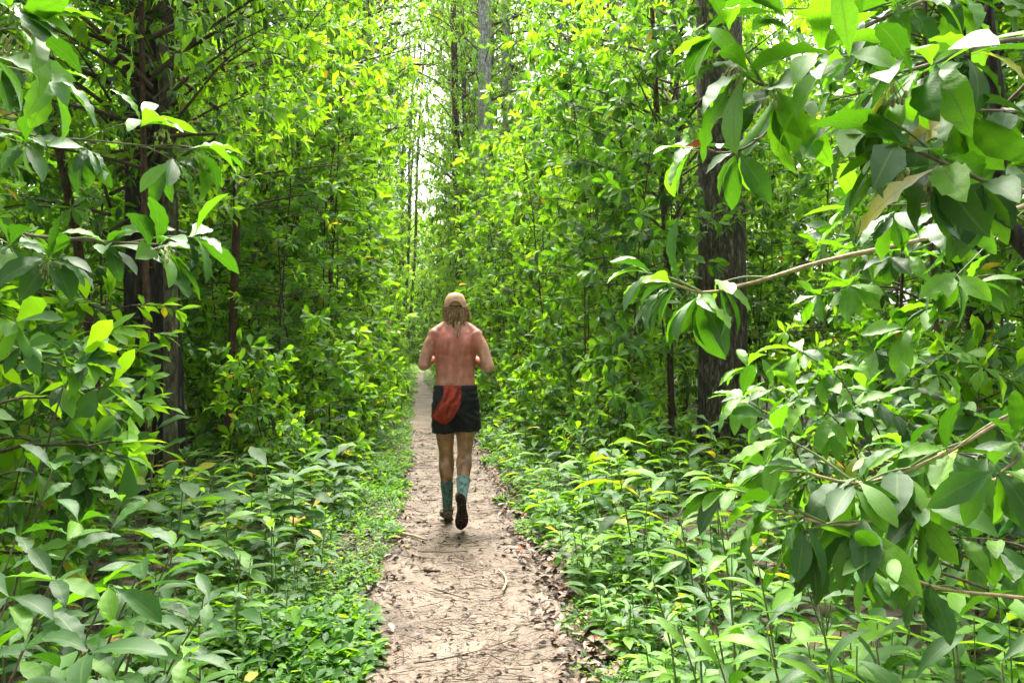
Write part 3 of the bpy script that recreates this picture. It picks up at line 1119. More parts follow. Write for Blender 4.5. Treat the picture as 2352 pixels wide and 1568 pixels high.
def hides_trunk(x, y, reach=0.7):
    """would a crown here cover one of the trunks the photograph shows?"""
    q = proj((x, y, 1.4))
    return any(0.1 < q[2] < d + .15 and abs(q[0] - c) < h + reach * FPX / q[2] for c, h, d in KEEP)


def top_limit(x, y):
    """plants standing before the tall trunks of the gap stay low enough to show them"""
    q = proj((x, y, 1.4))
    lim = 99
    for c, ytop in ((1113, 300), (1165, 150), (830, 140)):
        if abs(q[0] - c) < 25 + .75 * FPX / q[2] and q[2] < 23:
            lim = min(lim, 1.37 + (800 - ytop) / FPX * q[2])
    return lim


n_sap = 0
for y0, y1, deep, dmin, count, vs, zone in ((3.2, 9.5, 6.5, .75, 110, SAP_NEAR, 'near'), (9.5, 24, 5.0, .8, 140, SAP_MID, 'middle'), (24, 80, 3.0, 1.05, 100, SAP_FAR, 'far')):
    k = tries = 0
    while k < count and tries < 6000:
        tries += 1
        side = random.choice((-1, 1))
        y = random.uniform(y0, y1)
        x = wall_edge(y, side) + side * deep * random.random() ** 1.7
        if not in_view(x, y, 0.8) or hides_trunk(x, y):
            continue
        if not free(x, y, dmin):
            continue
        v = random.choice(vs)
        s = random.uniform(.8, 1.1) * (1.25 if zone == 'far' else 1)
        lim = top_limit(x, y)
        szz = min(s * random.uniform(.9, 1.1), lim / max(v_.co.z for v_ in v[1].vertices)) if lim < 50 else s * random.uniform(.9, 1.1)
        sname = 'left' if side < 0 else 'right'
        zn = {'near': 'close to the camera', 'middle': 'beyond the runner', 'far': 'far down the path'}[zone]
        plant_things('sapling', v[0], v[1], x, y, random.random() * 6.28, s, szz, 'stem', 'foliage',
                     f'slender leafy sapling in the {sname} wall of green {zn}', 'sapling', f'saplings of the {sname} wall {zn}')
        k += 1

# ---- low shrubs at the foot of the walls
k = tries = 0
while k < 215 and tries < 5000:
    tries += 1
    side = random.choice((-1, 1))
    y = 3.0 + 38 * random.random() ** 1.9
    e = wall_edge(y, side) - side * 0.55
    x = e + side * 2.6 * random.random() ** 1.5
    if not in_view(x, y, 0.4) or (y < 4.2 and abs(x) < 1.7) or hides_trunk(x, y, .25):
        continue
    if not free(x, y, 0.5):
        continue
    v = random.choice(SHRUB)
    s = random.uniform(.6, 1.15)
    sname = 'left' if side < 0 else 'right'
    zn = 'near the runner' if y < 12 else 'far down the path'
    plant_things('shrub', v[0], v[1], x, y, random.random() * 6.28, s, s * random.uniform(.8, 1.2), 'stem', 'foliage',
                 f'low glossy leafed shrub at the foot of the {sname} wall {zn}', 'shrub', f'shrubs at the foot of the {sname} wall {zn}')
    k += 1
for i in range(30):
    y = random.uniform(52, 64)
    x = random.uniform(-2.5, 2.5) if y > 57 else random.choice((-1, 1)) * random.uniform(.8, 2)
    v = random.choice(SHRUB)
    s = random.uniform(1.0, 2.6)
    plant_things('shrub', v[0], v[1], x, y, random.random() * 6.28, s, s, 'stem', 'foliage',
                 'bright shrub closing the far end of the path', 'shrub', 'shrubs closing the far end of the path')

# ================================================================ SEEDLINGS
def seed_spot(side, y, near=0.62, far=3.2, p=1.6):
    o = (near if side > 0 else near + 0.16) + (far - near) * random.random() ** p
    return float(path_x(y)) + side * o


k = tries = 0
staken = []
while k < 250 and tries < 9000:
    tries += 1
    side = 1 if random.random() < .6 else -1
    y = 4.0 + 9 * random.random() ** 1.5
    x = seed_spot(side, y)
    if not in_view(x, y, 0.2) or any((a - x) ** 2 + (c - y) ** 2 < .2 ** 2 for a, c in staken):
        continue
    staken.append((x, y))
    v = random.choice(SEED_DARK if random.random() < (.75 if side < 0 else .25) else SEED)  # left verge picks mostly dark-tinted seedlings, imitating shade under the canopy
    s = random.uniform(.7, 1.2) * (0.75 if abs(x - path_x(y)) < .9 else 1.2)
    sname = 'left' if side < 0 else 'right'
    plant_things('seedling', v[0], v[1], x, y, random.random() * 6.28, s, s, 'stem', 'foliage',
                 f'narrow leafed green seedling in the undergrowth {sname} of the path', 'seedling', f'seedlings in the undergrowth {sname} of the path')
    k += 1

# ---- the rest of the undergrowth reads as one mass
und, uw = MB(), MB()
ul = Leaves()
for i in range(4200):
    side = 1 if random.random() < .55 else -1
    y = 2.0 + 40 * random.random() ** 2.0
    x = seed_spot(side, y, 0.66, 8.5, 1.9)
    if not in_view(x, y, 0.3):
        continue
    h = random.uniform(.15, .6) * (0.5 if abs(x - path_x(y)) < 0.95 else 1.0)
    w, lv = seedling_parts(h, random.uniform(.13, .23) * (0.65 if abs(x - path_x(y)) < .95 else 1), random.randint(6, 11), young=.10 if side < 0 else .35)  # left side tinted darker: shade of the canopy painted into the leaves
    o = np.array([x, y, float(ground_z(x, y))])
    for p_, f_, s_, c_ in zip(lv.p, lv.f, lv.s, lv.c):
        ul.p.append(np.asarray(p_) + o)
        ul.f.append(f_)
        ul.s.append(s_)
        ul.c.append(c_)
    if y < 9:
        for v_, t_ in zip(w.v, w.t):
            uw.add(v_ + o, t_, None, 0.3, 1)
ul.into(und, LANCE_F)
for v_, t_ in zip(uw.v, uw.t):
    und.add(v_, t_ - t_.min(), None, 0.3, 1)
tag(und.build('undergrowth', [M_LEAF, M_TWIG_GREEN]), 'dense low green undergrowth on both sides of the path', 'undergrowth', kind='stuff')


# ---- small ground cover right up to the path's edges
def cover(n, y0, y1, pw, left, right, size, tmpl, hmax):
    y = y0 + (y1 - y0) * rng.random(n) ** pw
    side = np.where(rng.random(n) < .55, -1, 1)
    u = rng.random(n)
    # edge of the green is ragged
    e = 0.42 + 0.05 * np.clip((6.5 - y) / 3, 0, 1) + 0.12 * vnoise(y * 2.0, side * 3.0, 1.0, 4) + 0.05 * vnoise(y * 6.0, side * 5.0, 1.0, 7) - 0.25 * np.clip((y - 12) / 22, 0, 1) - 0.22 * np.clip((y - 34) / 20, 0, 1)
    off = np.where(side < 0, e + left * u ** 1.3, e + 0.08 + right * u ** 1.3)
    x = path_x(y) + side * off
    patch = vnoise(x, y, 2.2, 9) + vnoise(x, y, 5.0, 2) * .6 + rng.normal(0, .25, n)
    keep = (patch > -0.28) & (x > -0.53 * y - .3) & (x < 0.88 * y + .3)
    x, y, off = x[keep], y[keep], (off - e)[keep]
    n = len(x)
    h = hmax * np.clip(0.9 + 0.8 * vnoise(x, y, 1.7, 8), .3, 2) * (0.25 + 0.75 * np.clip(off / 0.4, 0, 1)) * (0.3 + 0.7 * rng.random(n))
    z = ground_z(x, y)
    lv = Leaves()
    k = 5
    big = np.clip(0.75 + 0.6 * vnoise(x, y, 1.4, 6), .5, 1.6)
    az0 = rng.random(n) * 6.28
    for j in range(k):
        az = az0 + j * 2.4 + rng.normal(0, .3, n)
        el = rng.normal(0.25, .25, n)
        D = np.stack([np.cos(az) * np.cos(el), np.sin(az) * np.cos(el), np.sin(el)], 1)
        N = np.stack([rng.normal(0, .3, n), rng.normal(0, .3, n), np.ones(n)], 1)
        s = size * (0.45 + 1.0 * rng.random(n) ** 2) * big
        zz = z + h * (0.45 + 0.55 * (j + 1) / k)
        c = np.where(rng.random(n) < .3, rng.uniform(.6, .85, n), rng.uniform(.15, .55, n))
        F = np.empty((n, 3, 3))
        d = D / np.linalg.norm(D, axis=1)[:, None]
        zc = N - d * (N * d).sum(1)[:, None]
        zc /= np.linalg.norm(zc, axis=1)[:, None]
        F[:, :, 0], F[:, :, 1], F[:, :, 2] = d, np.cross(zc, d), zc
        lv.p += list(np.stack([x, y, zz], 1) + D * 0.01)
        lv.f += list(F)
        lv.s += list(s)
        lv.c += list(c)
    return lv


gc = MB()
cover(11000, 2.2, 9, 1.4, 0.95, 0.6, 0.055, SMALL_M, 0.13).into(gc, SMALL_M)
cover(9000, 8, 24, 1.3, 1.3, 1.0, 0.075, SMALL_F, 0.20).into(gc, SMALL_F)
cover(5000, 22, 90, 1.2, 1.3, 1.1, 0.13, SMALL_F, 0.35).into(gc, SMALL_F)
tag(gc.build('ground_cover', M_LEAF), 'small leafed ground cover along both edges of the path', 'ground cover', kind='stuff')
# ================================================================ FOREGROUND BRANCHES, LEAF BY LEAF
TINTS = (0.10, 0.25, 0.40, 0.55, 0.70, 0.80, 0.97)
_pool = {}


def leaf_mesh(kind, k, ti):
    key = (kind, k, ti)
    if key not in _pool:
        V, T, U = (BROAD_N if kind == 'broad' else LANCE_N)[k]
        # a thin blade with an upper and a lower face
        _pool[key] = MB().add(V, T, U, TINTS[ti]).mesh('leaf', M_LEAF_N)
    return _pool[key]


def nearest_tint(c):
    return int(np.argmin([abs(c - t) for t in TINTS]))


def put_leaves(plant, lv, kind='broad', limit=300):
    b0 = np.array(plant.location)
    for p, F, s, c in list(zip(lv.p, map(np.array, lv.f), lv.s, lv.c))[:limit]:
        o = link('leaf', leaf_mesh(kind, random.randrange(14 if kind == 'broad' else 12), nearest_tint(c)), plant)
        M4 = Matrix.Identity(4)
        for i in range(3):
            for j in range(3):
                M4[i][j] = F[i, j] * s
            M4[i][3] = p[i] - b0[i]
        o.matrix_local = M4


def flower(plant, p, n=12, size=0.03):
    mb = MB()
    for i in range(n):
        a = random.random() * 6.28
        o = random.uniform(.3, 1)
        e = np.array(p) + np.array([math.cos(a) * size * o, math.sin(a) * size * o, -size * random.uniform(.2, 1.5)])
        mb.add(*tube([p, (np.array(p) + e) / 2 + (0, 0, size * .3), e], .0009, 3, False))
        v_, t_ = ball_(e, (.0034, .0034, .0062))
        mb.add(v_, t_)
    f = mb.build('flower_cluster', M_FLOWER, plant)
    f.location = -Vector(plant.location)
    return f


def ball_(c, r, u=8, v=6):
    V = [(0, 0, 1.0)] + [(math.sin(math.pi * i / v) * math.cos(2 * math.pi * k / u), math.sin(math.pi * i / v) * math.sin(2 * math.pi * k / u), math.cos(math.pi * i / v)) for i in range(1, v) for k in range(u)] + [(0, 0, -1.0)]
    T = []
    for k in range(u):
        T += [(0, 1 + k, 1 + (k + 1) % u), (len(V) - 1, 1 + (v - 2) * u + (k + 1) % u, 1 + (v - 2) * u + k)]
    for i in range(v - 2):
        for k in range(u):
            a, b_ = 1 + i * u + k, 1 + i * u + (k + 1) % u
            T += [(a, a + u, b_ + u), (a, b_ + u, b_)]
    return np.array(V) * np.asarray(r) + np.asarray(c), np.array(T)


def branch(plant, pts, r0, r1, mat, n=18):
    L = smooth_line(pts, n)
    o = MB().add(*tube(L - np.array(plant.location), np.linspace(r0, r1, n) * (1 + .06 * rng.normal(size=n)), 7)).build('branch', mat, plant)
    return L


def fg_plant(name, base, label, cat):
    e = empty(name, tuple(base))
    return tag(e, label, cat)


def fg(plant, pxpts, clusters, r0=.006, mat=None, flowers=(), kind='broad', along=0, asize=.13, young=.3):
    """a branch through photograph points with leaf fans at the given places.
    clusters: (px, py, depth, leaves, size, (dx, dy, dz) twig direction, young share)"""
    L = branch(plant, [at(*q) for q in pxpts], r0, r0 * .35, mat or M_TWIG)
    lv = Leaves()
    for c in clusters:
        p = at(*c[:3])
        d = unit(c[5])
        # a side twig ties the fan to its branch
        k = int(np.argmin(np.linalg.norm(L - p, axis=1)))
        k = max(0, k - 3)
        if np.linalg.norm(L[-1] - p) > .004:
            branch(plant, [L[k], (L[k] + p) / 2 + np.array([0, 0, .008]), p], r0 * .5, .0014, M_TWIG_GREEN, 8)
        yg = c[6] if len(c) > 6 else young
        a = unit(np.cross(d, (0, 0, 1)) + 1e-4)
        b_ = np.cross(a, d)
        off = random.random() * 6.28
        for i in range(c[3]):
            th = off + i * 2.399963
            op = random.uniform(.45, 1.25)
            ld = unit(d * math.cos(op) + (a * math.cos(th) + b_ * math.sin(th)) * math.sin(op)) + np.array([0, 0, -random.uniform(.05, .65)])
            nn = np.array([random.gauss(0, .3), random.gauss(0, .3), .9]) + d * .4
            r_ = random.random()
            cc_ = random.uniform(.66, .85) if r_ < yg else (.97 if r_ > .992 else random.uniform(.08, .5))
            lv.add(p - d * .004 * i, ld, nn, c[4] * random.uniform(.7, 1.18), cc_)
    for i in range(along):
        t = random.uniform(.15, .95)
        q = L[int(t * (len(L) - 1))]
        d0 = unit(L[min(len(L) - 1, int(t * 17) + 1)] - q + 1e-6)
        sd = unit(np.cross(d0, (0, 0, 1))) * random.choice((-1, 1))
        lv.add(q, d0 * random.uniform(.2, .9) + sd * random.uniform(.4, 1) + np.array([0, 0, random.uniform(-.9, .35)]), (random.gauss(0, .4), random.gauss(0, .4), 1), asize * random.uniform(.75, 1.15),
               random.uniform(.66, .84) if random.random() < young else random.uniform(.1, .5))
    put_leaves(plant, lv, kind)
    for q in flowers:
        flower(plant, at(*q))


LFT, RGT = (-.9, .25, .15), (.9, .25, .1)
# ---- right: the big glossy branches close to the lens
T1 = fg_plant('overhanging_tree', (3.05, 2.2, 0.03), 'overhanging tree with big glossy leaves at the upper right, closest to the lens', 'tree')
tb = np.array(T1.location)
wp = [tb + (0, 0, -.08), tb + (.02, .02, .8), at(2345, 560, 2.9), at(2300, 300, 2.8), at(2262, 30, 2.75), at(2240, -260, 2.7)]
trk = link('trunk', trunk_mesh([w - tb for w in wp], [.045, .040, .034, .030, .026, .02], M_BARK_DARK, 'trunk', 10, .08), T1)
fg(T1, [(2300, 250, 2.78), (2420, 120, 2.0), (2330, 90, 1.55), (2130, 150, 1.3), (2060, 168, 1.2)],
   [(2060, 168, 1.2, 8, .150, LFT), (2140, 150, 1.28, 7, .16, (-.5, -.5, .1)), (2230, 120, 1.38, 7, .155, (.1, -.5, .3)), (1930, 130, 1.30, 6, .17, (-1, .1, .25), .8)], .0065, flowers=[(2040, 180, 1.2)])
fg(T1, [(2262, 30, 2.75), (2260, -40, 2.0), (1990, 60, 1.6), (1790, 190, 1.45), (1700, 170, 1.4)],
   [(1700, 165, 1.4, 8, .155, LFT, .5), (1775, 215, 1.42, 8, .15, (-.5, -.3, -.4)), (1880, 120, 1.5, 7, .16, (-.4, -.3, .4), .5), (1660, 60, 1.45, 6, .15, (-.6, .2, .6), .5), (1800, 20, 1.5, 7, .16, (-.2, 0, .7))], .0055, flowers=[(1765, 205, 1.42), (1690, 155, 1.4)])
fg(T1, [(2330, 430, 2.85), (2440, 460, 1.9), (2300, 430, 1.35), (2180, 380, 1.2), (2060, 330, 1.15)],
   [(2060, 330, 1.15, 8, .145, LFT, .2), (2150, 385, 1.2, 9, .155, (-.6, -.3, -.5), .15), (2260, 420, 1.28, 8, .155, (-.3, -.5, -.2), .1), (2010, 260, 1.25, 6, .14, (-.8, 0, -.3), .3)], .0055, flowers=[(2055, 345, 1.15), (2160, 395, 1.2)])
fg(T1, [(1880, 120, 1.5), (1800, 260, 1.52), (1700, 345, 1.55), (1580, 345, 1.58)],
   [(1575, 342, 1.58, 6, .12, LFT, .7), (1690, 350, 1.55, 7, .125, (-.5, -.2, -.3)), (1830, 250, 1.5, 6, .13, (-.2, -.3, -.8), .5)], .0035)
fg(T1, [(2345, 560, 2.9), (2460, 590, 2.4), (2300, 480, 1.9), (2120, 470, 1.75), (1960, 475, 1.7)],
   [(1958, 475, 1.7, 8, .115, LFT, .7), (2050, 500, 1.75, 7, .12, (-.4, -.3, -.5)), (2180, 500, 1.7, 8, .15, (-.4, -.4, -.4), .3)], .0045, flowers=[(1955, 490, 1.7)])
fg(T1, [(2300, 250, 2.78), (2390, 260, 1.9), (2300, 255, 1.5), (2190, 260, 1.4), (2110, 300, 1.38)],
   [(2110, 300, 1.38, 8, .15, LFT, .2), (2200, 262, 1.4, 9, .155, (-.3, -.4, -.4), .15), (2310, 260, 1.5, 8, .155, (-.1, -.5, -.3), .1)], .005)
fg(T1, [(2240, -200, 2.7), (2200, -80, 2.0), (2080, -10, 1.7), (1950, 40, 1.6)],
   [(1950, 40, 1.6, 8, .15, LFT, .4), (2060, 10, 1.65, 8, .155, (-.3, -.4, -.2), .2), (2190, 0, 1.6, 8, .155, (.1, -.4, -.2), .2)], .005)
one_leaf('hanging_leaf', at(1572, 335, 1.56), (.95, -.1, .12), (.1, -.9, .45), .058, BROAD_N[3], M_RLEAF, 'dead rust-red leaf caught on a twig before the thick grey trunk')

T2 = fg_plant('overhanging_tree', (3.3, 3.1, 0.03), 'tree reaching a long bare pale branch leftwards across the thick grey trunk', 'tree')
tb = np.array(T2.location)
link('trunk', trunk_mesh([(0, 0, -.08), (-.05, 0, .9), (.05, 0, 2.1), (.1, .05, 3.6)], [.035, .032, .026, .015], M_BARK_BROWN, 'trunk', 10, .08), T2)
fg(T2, [(2430, 440, 3.2), (2200, 528, 2.15), (1900, 598, 1.95), (1760, 640, 1.85), (1625, 672, 1.8), (1540, 650, 1.78)],
   [(1538, 650, 1.78, 8, .15, LFT, .45), (1600, 690, 1.8, 8, .155, (-.3, -.4, -.5), .35), (1480, 625, 1.78, 6, .13, (-1, .2, .2), .5), (1650, 650, 1.82, 6, .15, (.2, -.4, -.4), .5), (2090, 580, 2.05, 6, .12, (-.2, -.3, .4), .6), (2190, 640, 2.0, 7, .13, (-.5, -.2, -.7), .4)], .0075, M_PALESTICK)
fg(T2, [(2440, 700, 3.0), (2330, 640, 2.4), (2230, 640, 2.2), (2150, 700, 2.1)],
   [(2150, 700, 2.1, 7, .13, LFT, .5), (2230, 650, 2.2, 6, .13, (-.2, -.4, .3), .4), (2080, 760, 2.2, 6, .12, (-.5, -.2, -.2), .6)], .004)

T3 = fg_plant('overhanging_shrub', (2.1, 1.35, 0.03), 'shrub with large spotted glossy leaves drooping at the lower right, near the lens', 'shrub')
fg(T3, [(2600, 1300, 1.6), (2470, 880, 1.75), (2352, 935, 1.65), (2150, 1052, 1.5), (1980, 1108, 1.42), (1850, 1085, 1.4)],
   [(1850, 1085, 1.4, 8, 0.124, LFT, .3), (1960, 1120, 1.4, 9, 0.132, (-.5, -.4, -.5), .15), (2060, 1090, 1.45, 8, 0.132, (-.3, -.5, -.3), .2), (2180, 1040, 1.5, 6, 0.128, (-.2, -.5, .3), .3), (1790, 1000, 1.5, 7, 0.112, (-.6, .1, .6), .7)], .0065, M_PALESTICK, flowers=[(1845, 1100, 1.4)])
fg(T3, [(2600, 1300, 1.6), (2450, 1080, 1.6), (2200, 1130, 1.45), (1960, 1205, 1.35), (1760, 1165, 1.35)],
   [(1755, 1160, 1.35, 8, 0.116, LFT, .4), (1840, 1220, 1.33, 8, 0.124, (-.4, -.3, -.7), .2), (1980, 1215, 1.35, 9, 0.132, (-.3, -.4, -.6), .2), (2110, 1180, 1.4, 8, 0.132, (-.2, -.5, -.4), .2), (1670, 1120, 1.45, 6, 0.104, (-.9, .2, .3), .5)], .006, M_PALESTICK)
fg(T3, [(2600, 1300, 1.6), (2420, 980, 1.5), (2330, 1060, 1.3), (2290, 1090, 1.25)],
   [(2290, 1085, 1.25, 7, 0.124, (-.3, -.5, -.3), .3), (2330, 1010, 1.35, 6, 0.120, (-.2, -.4, .2), .4)], .005)
fg(T3, [(2600, 1400, 1.5), (2352, 1372, 1.35), (2140, 1345, 1.3), (2020, 1275, 1.3)],
   [(2018, 1272, 1.3, 7, 0.100, LFT, .3), (2130, 1350, 1.3, 6, 0.104, (-.4, -.3, -.6), .5)], .0045, M_PALESTICK)

for k_ in range(16):
    x_, y_, d_ = random.uniform(1760, 2340), random.uniform(1000, 1330), random.uniform(1.7, 2.6)
    fg(T3, [(x_ + 260, y_ + 60, d_ + .15), (x_ + 110, y_ + 10, d_ + .05), (x_, y_, d_)], [(x_, y_, d_, random.randint(6, 9), .125, (-.5, -.2, random.uniform(-.4, .4)), .35), (x_ + 90, y_ + 20, d_, 5, .12, (-.2, -.3, -.3), .3)], .004, M_TWIG)

T4 = fg_plant('leafy_shrub', (1.75, 2.25, 0.03), 'bright green shrub with narrow upright leaf fans at the lower right of the path', 'shrub')
for (x_, y_, d_, n_, s_, dr, yg) in ((1640, 1120, 2.5, 8, .16, (-.3, .1, .8), .6), (1560, 1180, 2.5, 8, .15, (-.5, 0, .7), .5), (1740, 1290, 2.2, 9, .17, (-.2, -.2, .8), .4), (1620, 1330, 2.2, 9, .17, (-.5, -.2, .6), .5),
                                     (1880, 1380, 1.9, 9, .17, (-.1, -.2, .8), .3), (1760, 1440, 1.9, 9, .17, (-.4, -.3, .7), .5), (2010, 1470, 1.7, 9, .16, (0, -.2, .8), .3), (2190, 1430, 1.6, 9, .16, (.1, -.2, .8), .2),
                                     (1640, 1480, 2.05, 8, .15, (-.4, -.2, .7), .4), (1900, 1540, 1.75, 9, .16, (-.2, -.2, .8), .3), (2100, 1560, 1.55, 8, .16, (.1, -.2, .8), .2), (2300, 1520, 1.45, 8, .16, (.1, -.2, .8), .2),
                                     (1500, 1330, 2.4, 8, .13, (-.5, -.2, .7), .5), (1560, 1440, 2.2, 8, .13, (-.5, -.2, .7), .5)):
    q = at(x_, y_, d_)
    g0 = np.array([q[0] + .12, q[1] + .1, float(ground_z(q[0], q[1]))])
    L = branch(T4, [g0 - (0, 0, .05), (g0 + q) / 2 + (.03, .02, .03), q], .005, .0022, M_TWIG_GREEN, 8)
    lv = Leaves()
    for i in range(n_ + 4):
        t = 1 - .09 * i * random.uniform(.6, 1)
        k = max(0, min(7, int(t * 7)))
        az = i * 2.4 + random.gauss(0, .3)
        el = random.uniform(-.1, .65) + (.5 if i < 3 else 0)
        lv.add(L[k], (math.cos(az) * math.cos(el), math.sin(az) * math.cos(el), math.sin(el)), (random.gauss(0, .3), random.gauss(0, .3), 1), s_ * random.uniform(.7, 1.1), random.uniform(.66, .84) if random.random() < yg else random.uniform(.12, .5))
    put_leaves(T4, lv, 'lance')

T5 = fg_plant('leafy_shrub', (2.75, 3.7, 0.03), 'shrub with bright yellow-green leaf fans before the foot of the thick grey trunk', 'shrub')
for k_ in range(20):
    x_, y_, d_ = random.uniform(1690, 2230), random.uniform(800, 1010), random.uniform(2.6, 3.6)
    fg(T5, [(x_ + 190, y_ + 330, d_ + .2), (x_ + 110, y_ + 90, d_ + .1), (x_, y_, d_)], [(x_, y_, d_, random.randint(6, 9), .145, (-.5, -.1, random.uniform(-.1, .6)), .65), (x_ + 60, y_ + 50, d_, 5, .13, (-.2, -.3, .2), .4)], .0045)

# ---- left
L1 = fg_plant('overhanging_shrub', (-1.9, 1.9, 0.03), 'shrub holding glossy leaf fans with hanging buds before the dark trunk at left', 'shrub')
fg(L1, [(-250, 900, 2.2), (-120, 540, 2.1), (100, 545, 1.95), (260, 556, 1.85), (370, 562, 1.8)],
   [(372, 562, 1.8, 11, .15, (.7, -.3, .25), .1), (250, 560, 1.85, 7, .15, (.3, -.4, .2), .1), (120, 590, 1.9, 9, .15, (.4, -.4, .1), .05), (20, 560, 1.9, 7, .14, (.2, -.5, .2), .1), (450, 545, 1.85, 6, .13, RGT, .3)], .006, flowers=[(380, 568, 1.78), (110, 605, 1.88)])
fg(L1, [(-250, 900, 2.2), (-160, 330, 2.3), (120, 318, 2.25), (300, 332, 2.2), (450, 345, 2.2)],
   [(455, 342, 2.2, 8, .15, RGT, .75), (330, 275, 2.2, 7, .15, (.4, -.1, .8), 1.0), (200, 345, 2.2, 8, .135, (.3, -.5, -.3), 0), (60, 330, 2.2, 9, .13, (.2, -.5, -.2), 0), (400, 370, 2.2, 6, .14, (.3, -.3, -.5), .2)], .005, flowers=[(380, 300, 2.2), (465, 355, 2.2)])
fg(L1, [(-250, 900, 2.2), (-200, 200, 1.9), (-60, 90, 1.7), (60, 60, 1.6)],
   [(60, 60, 1.6, 8, .16, (.8, 0, -.1), .6), (-20, 130, 1.65, 7, .15, (.5, -.2, -.4), .3), (30, 10, 1.6, 6, .15, (.3, -.2, .5), .5), (120, 180, 1.9, 7, .15, (.7, -.1, -.5), .5)], .005, flowers=[(50, 20, 1.58), (35, 85, 1.58)])

L2 = fg_plant('leafy_shrub', (-1.45, 2.25, 0.03), 'shrub with large dark green leaves filling the lower left corner', 'shrub')
for (x_, y_, d_, n_, s_, dr, yg) in ((120, 1330, 1.75, 7, .15, (.5, -.3, .2), .4), (250, 1345, 1.8, 7, .145, (.6, -.3, -.4), .5), (400, 1255, 2.15, 9, .15, (.5, -.3, .5), .1), (330, 1290, 2.0, 8, .15, (.2, -.4, .3), .1),
                                     (60, 1480, 1.5, 8, .15, (.3, -.3, .5), .1), (200, 1500, 1.6, 9, .16, (.4, -.3, .4), .1), (40, 1230, 1.9, 8, .15, (.4, -.2, .4), .1), (180, 1200, 2.2, 8, .15, (.3, -.2, .6), .1),
                                     (480, 1380, 2.2, 7, .13, (.6, -.2, .4), .2), (330, 1430, 1.9, 8, .15, (.4, -.3, .3), .15), (420, 1510, 1.8, 8, .13, (.5, -.2, .4), .2), (20, 1370, 1.6, 8, .15, (.2, -.3, .4), .1), (280, 1150, 2.6, 8, .15, (.2, -.1, .8), .15), (120, 1080, 2.6, 8, .15, (.2, -.1, .7), .1)):
    q = at(x_, y_, d_)
    g0 = np.array([q[0] - .22, q[1] + .1, float(ground_z(q[0], q[1]))])
    L = branch(L2, [g0 - (0, 0, .05), (g0 + q) / 2 + (-.04, .02, .05), q], .0055, .002, M_TWIG, 8)
    lv = Leaves()
    for i in range(n_ + 3):
        k = max(2, 7 - int(i * .45))
        th = i * 2.4 + random.gauss(0, .3)
        d = unit(dr) * .5 + np.array([math.cos(th), math.sin(th), random.uniform(-.5, .45)])
        lv.add(L[k], d, (random.gauss(0, .3), random.gauss(0, .3), 1), s_ * random.uniform(.75, 1.12), random.uniform(.66, .84) if random.random() < yg else random.uniform(.06, .45))
    put_leaves(L2, lv, 'broad')

L3 = fg_plant('leafy_shrub', (-2.6, 3.9, 0.03), 'tiered dark green shrub left of the trunks, below the leaf fans with buds', 'shrub')
for k_ in range(18):
    x_, y_, d_ = random.uniform(10, 300), random.uniform(800, 1120), random.uniform(3.0, 4.2)
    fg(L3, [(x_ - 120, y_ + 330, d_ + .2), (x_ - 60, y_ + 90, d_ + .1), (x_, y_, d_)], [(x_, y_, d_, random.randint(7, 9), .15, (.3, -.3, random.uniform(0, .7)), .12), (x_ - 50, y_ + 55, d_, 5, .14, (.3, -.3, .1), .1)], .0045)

# ---- near seedlings beside the path, leaf by leaf
for k_ in range(44):
    side = 1 if k_ % 5 else -1
    y = random.uniform(2.7, 4.6)
    x = float(path_x(y)) + side * (random.uniform(.68, 1.5) if side > 0 else random.uniform(1.0, 1.6))
    w, lv = seedling_parts(random.uniform(.14, .38), random.uniform(.10, .155), random.randint(8, 13))
    e = empty('seedling', (x, y, float(ground_z(x, y))))
    tag(e, 'nearest narrow-leaved seedling rising from the ' + ('right' if side > 0 else 'left') + ' edge of the path', 'seedling', 'nearest seedlings at the ' + ('right' if side > 0 else 'left') + ' edge of the path')
    w.build('stem', M_TWIG_GREEN, e)
    o3 = np.array(e.location)
    lv.p = [np.asarray(p_) + o3 for p_ in lv.p]
    put_leaves(e, lv, 'lance')

# ---- a small fern at the right edge
FE = fg_plant('fern', tuple(on_ground(1330, 1215)), 'small bright fern frond arching out of the right verge', 'fern')
fp = smooth_line([np.array(FE.location) - (0, 0, .02), at(1345, 1165, proj(np.array(FE.location))[2] - .05), at(1290, 1143, proj(np.array(FE.location))[2] - .1), at(1240, 1150, proj(np.array(FE.location))[2] - .12)], 24)
MB().add(*tube(fp - np.array(FE.location), np.linspace(.002, .0008, 24), 4)).build('stem', M_TWIG_GREEN, FE)
fm = MB().add(*LANCE_M[0][:2], LANCE_M[0][2], .8).mesh('leaflet', M_LEAF)
for i in range(5, 24):
    for s_ in (-1, 1):
        d0 = unit(fp[min(23, i + 1)] - fp[i - 1])
        sd = unit(np.cross(d0, (0, 0, 1))) * s_
        F = frame(sd + d0 * .35 + np.array([0, 0, -.15]), (0, 0, 1)) * (.062 * math.sin(math.pi * (i - 2) / 24) + .01)
        o = link('leaflet', fm, FE)
        M4 = Matrix.Identity(4)
        for a_ in range(3):
            for b_ in range(3):
                M4[a_][b_] = F[a_, b_]
            M4[a_][3] = fp[i][a_] - FE.location[a_]
        o.matrix_local = M4
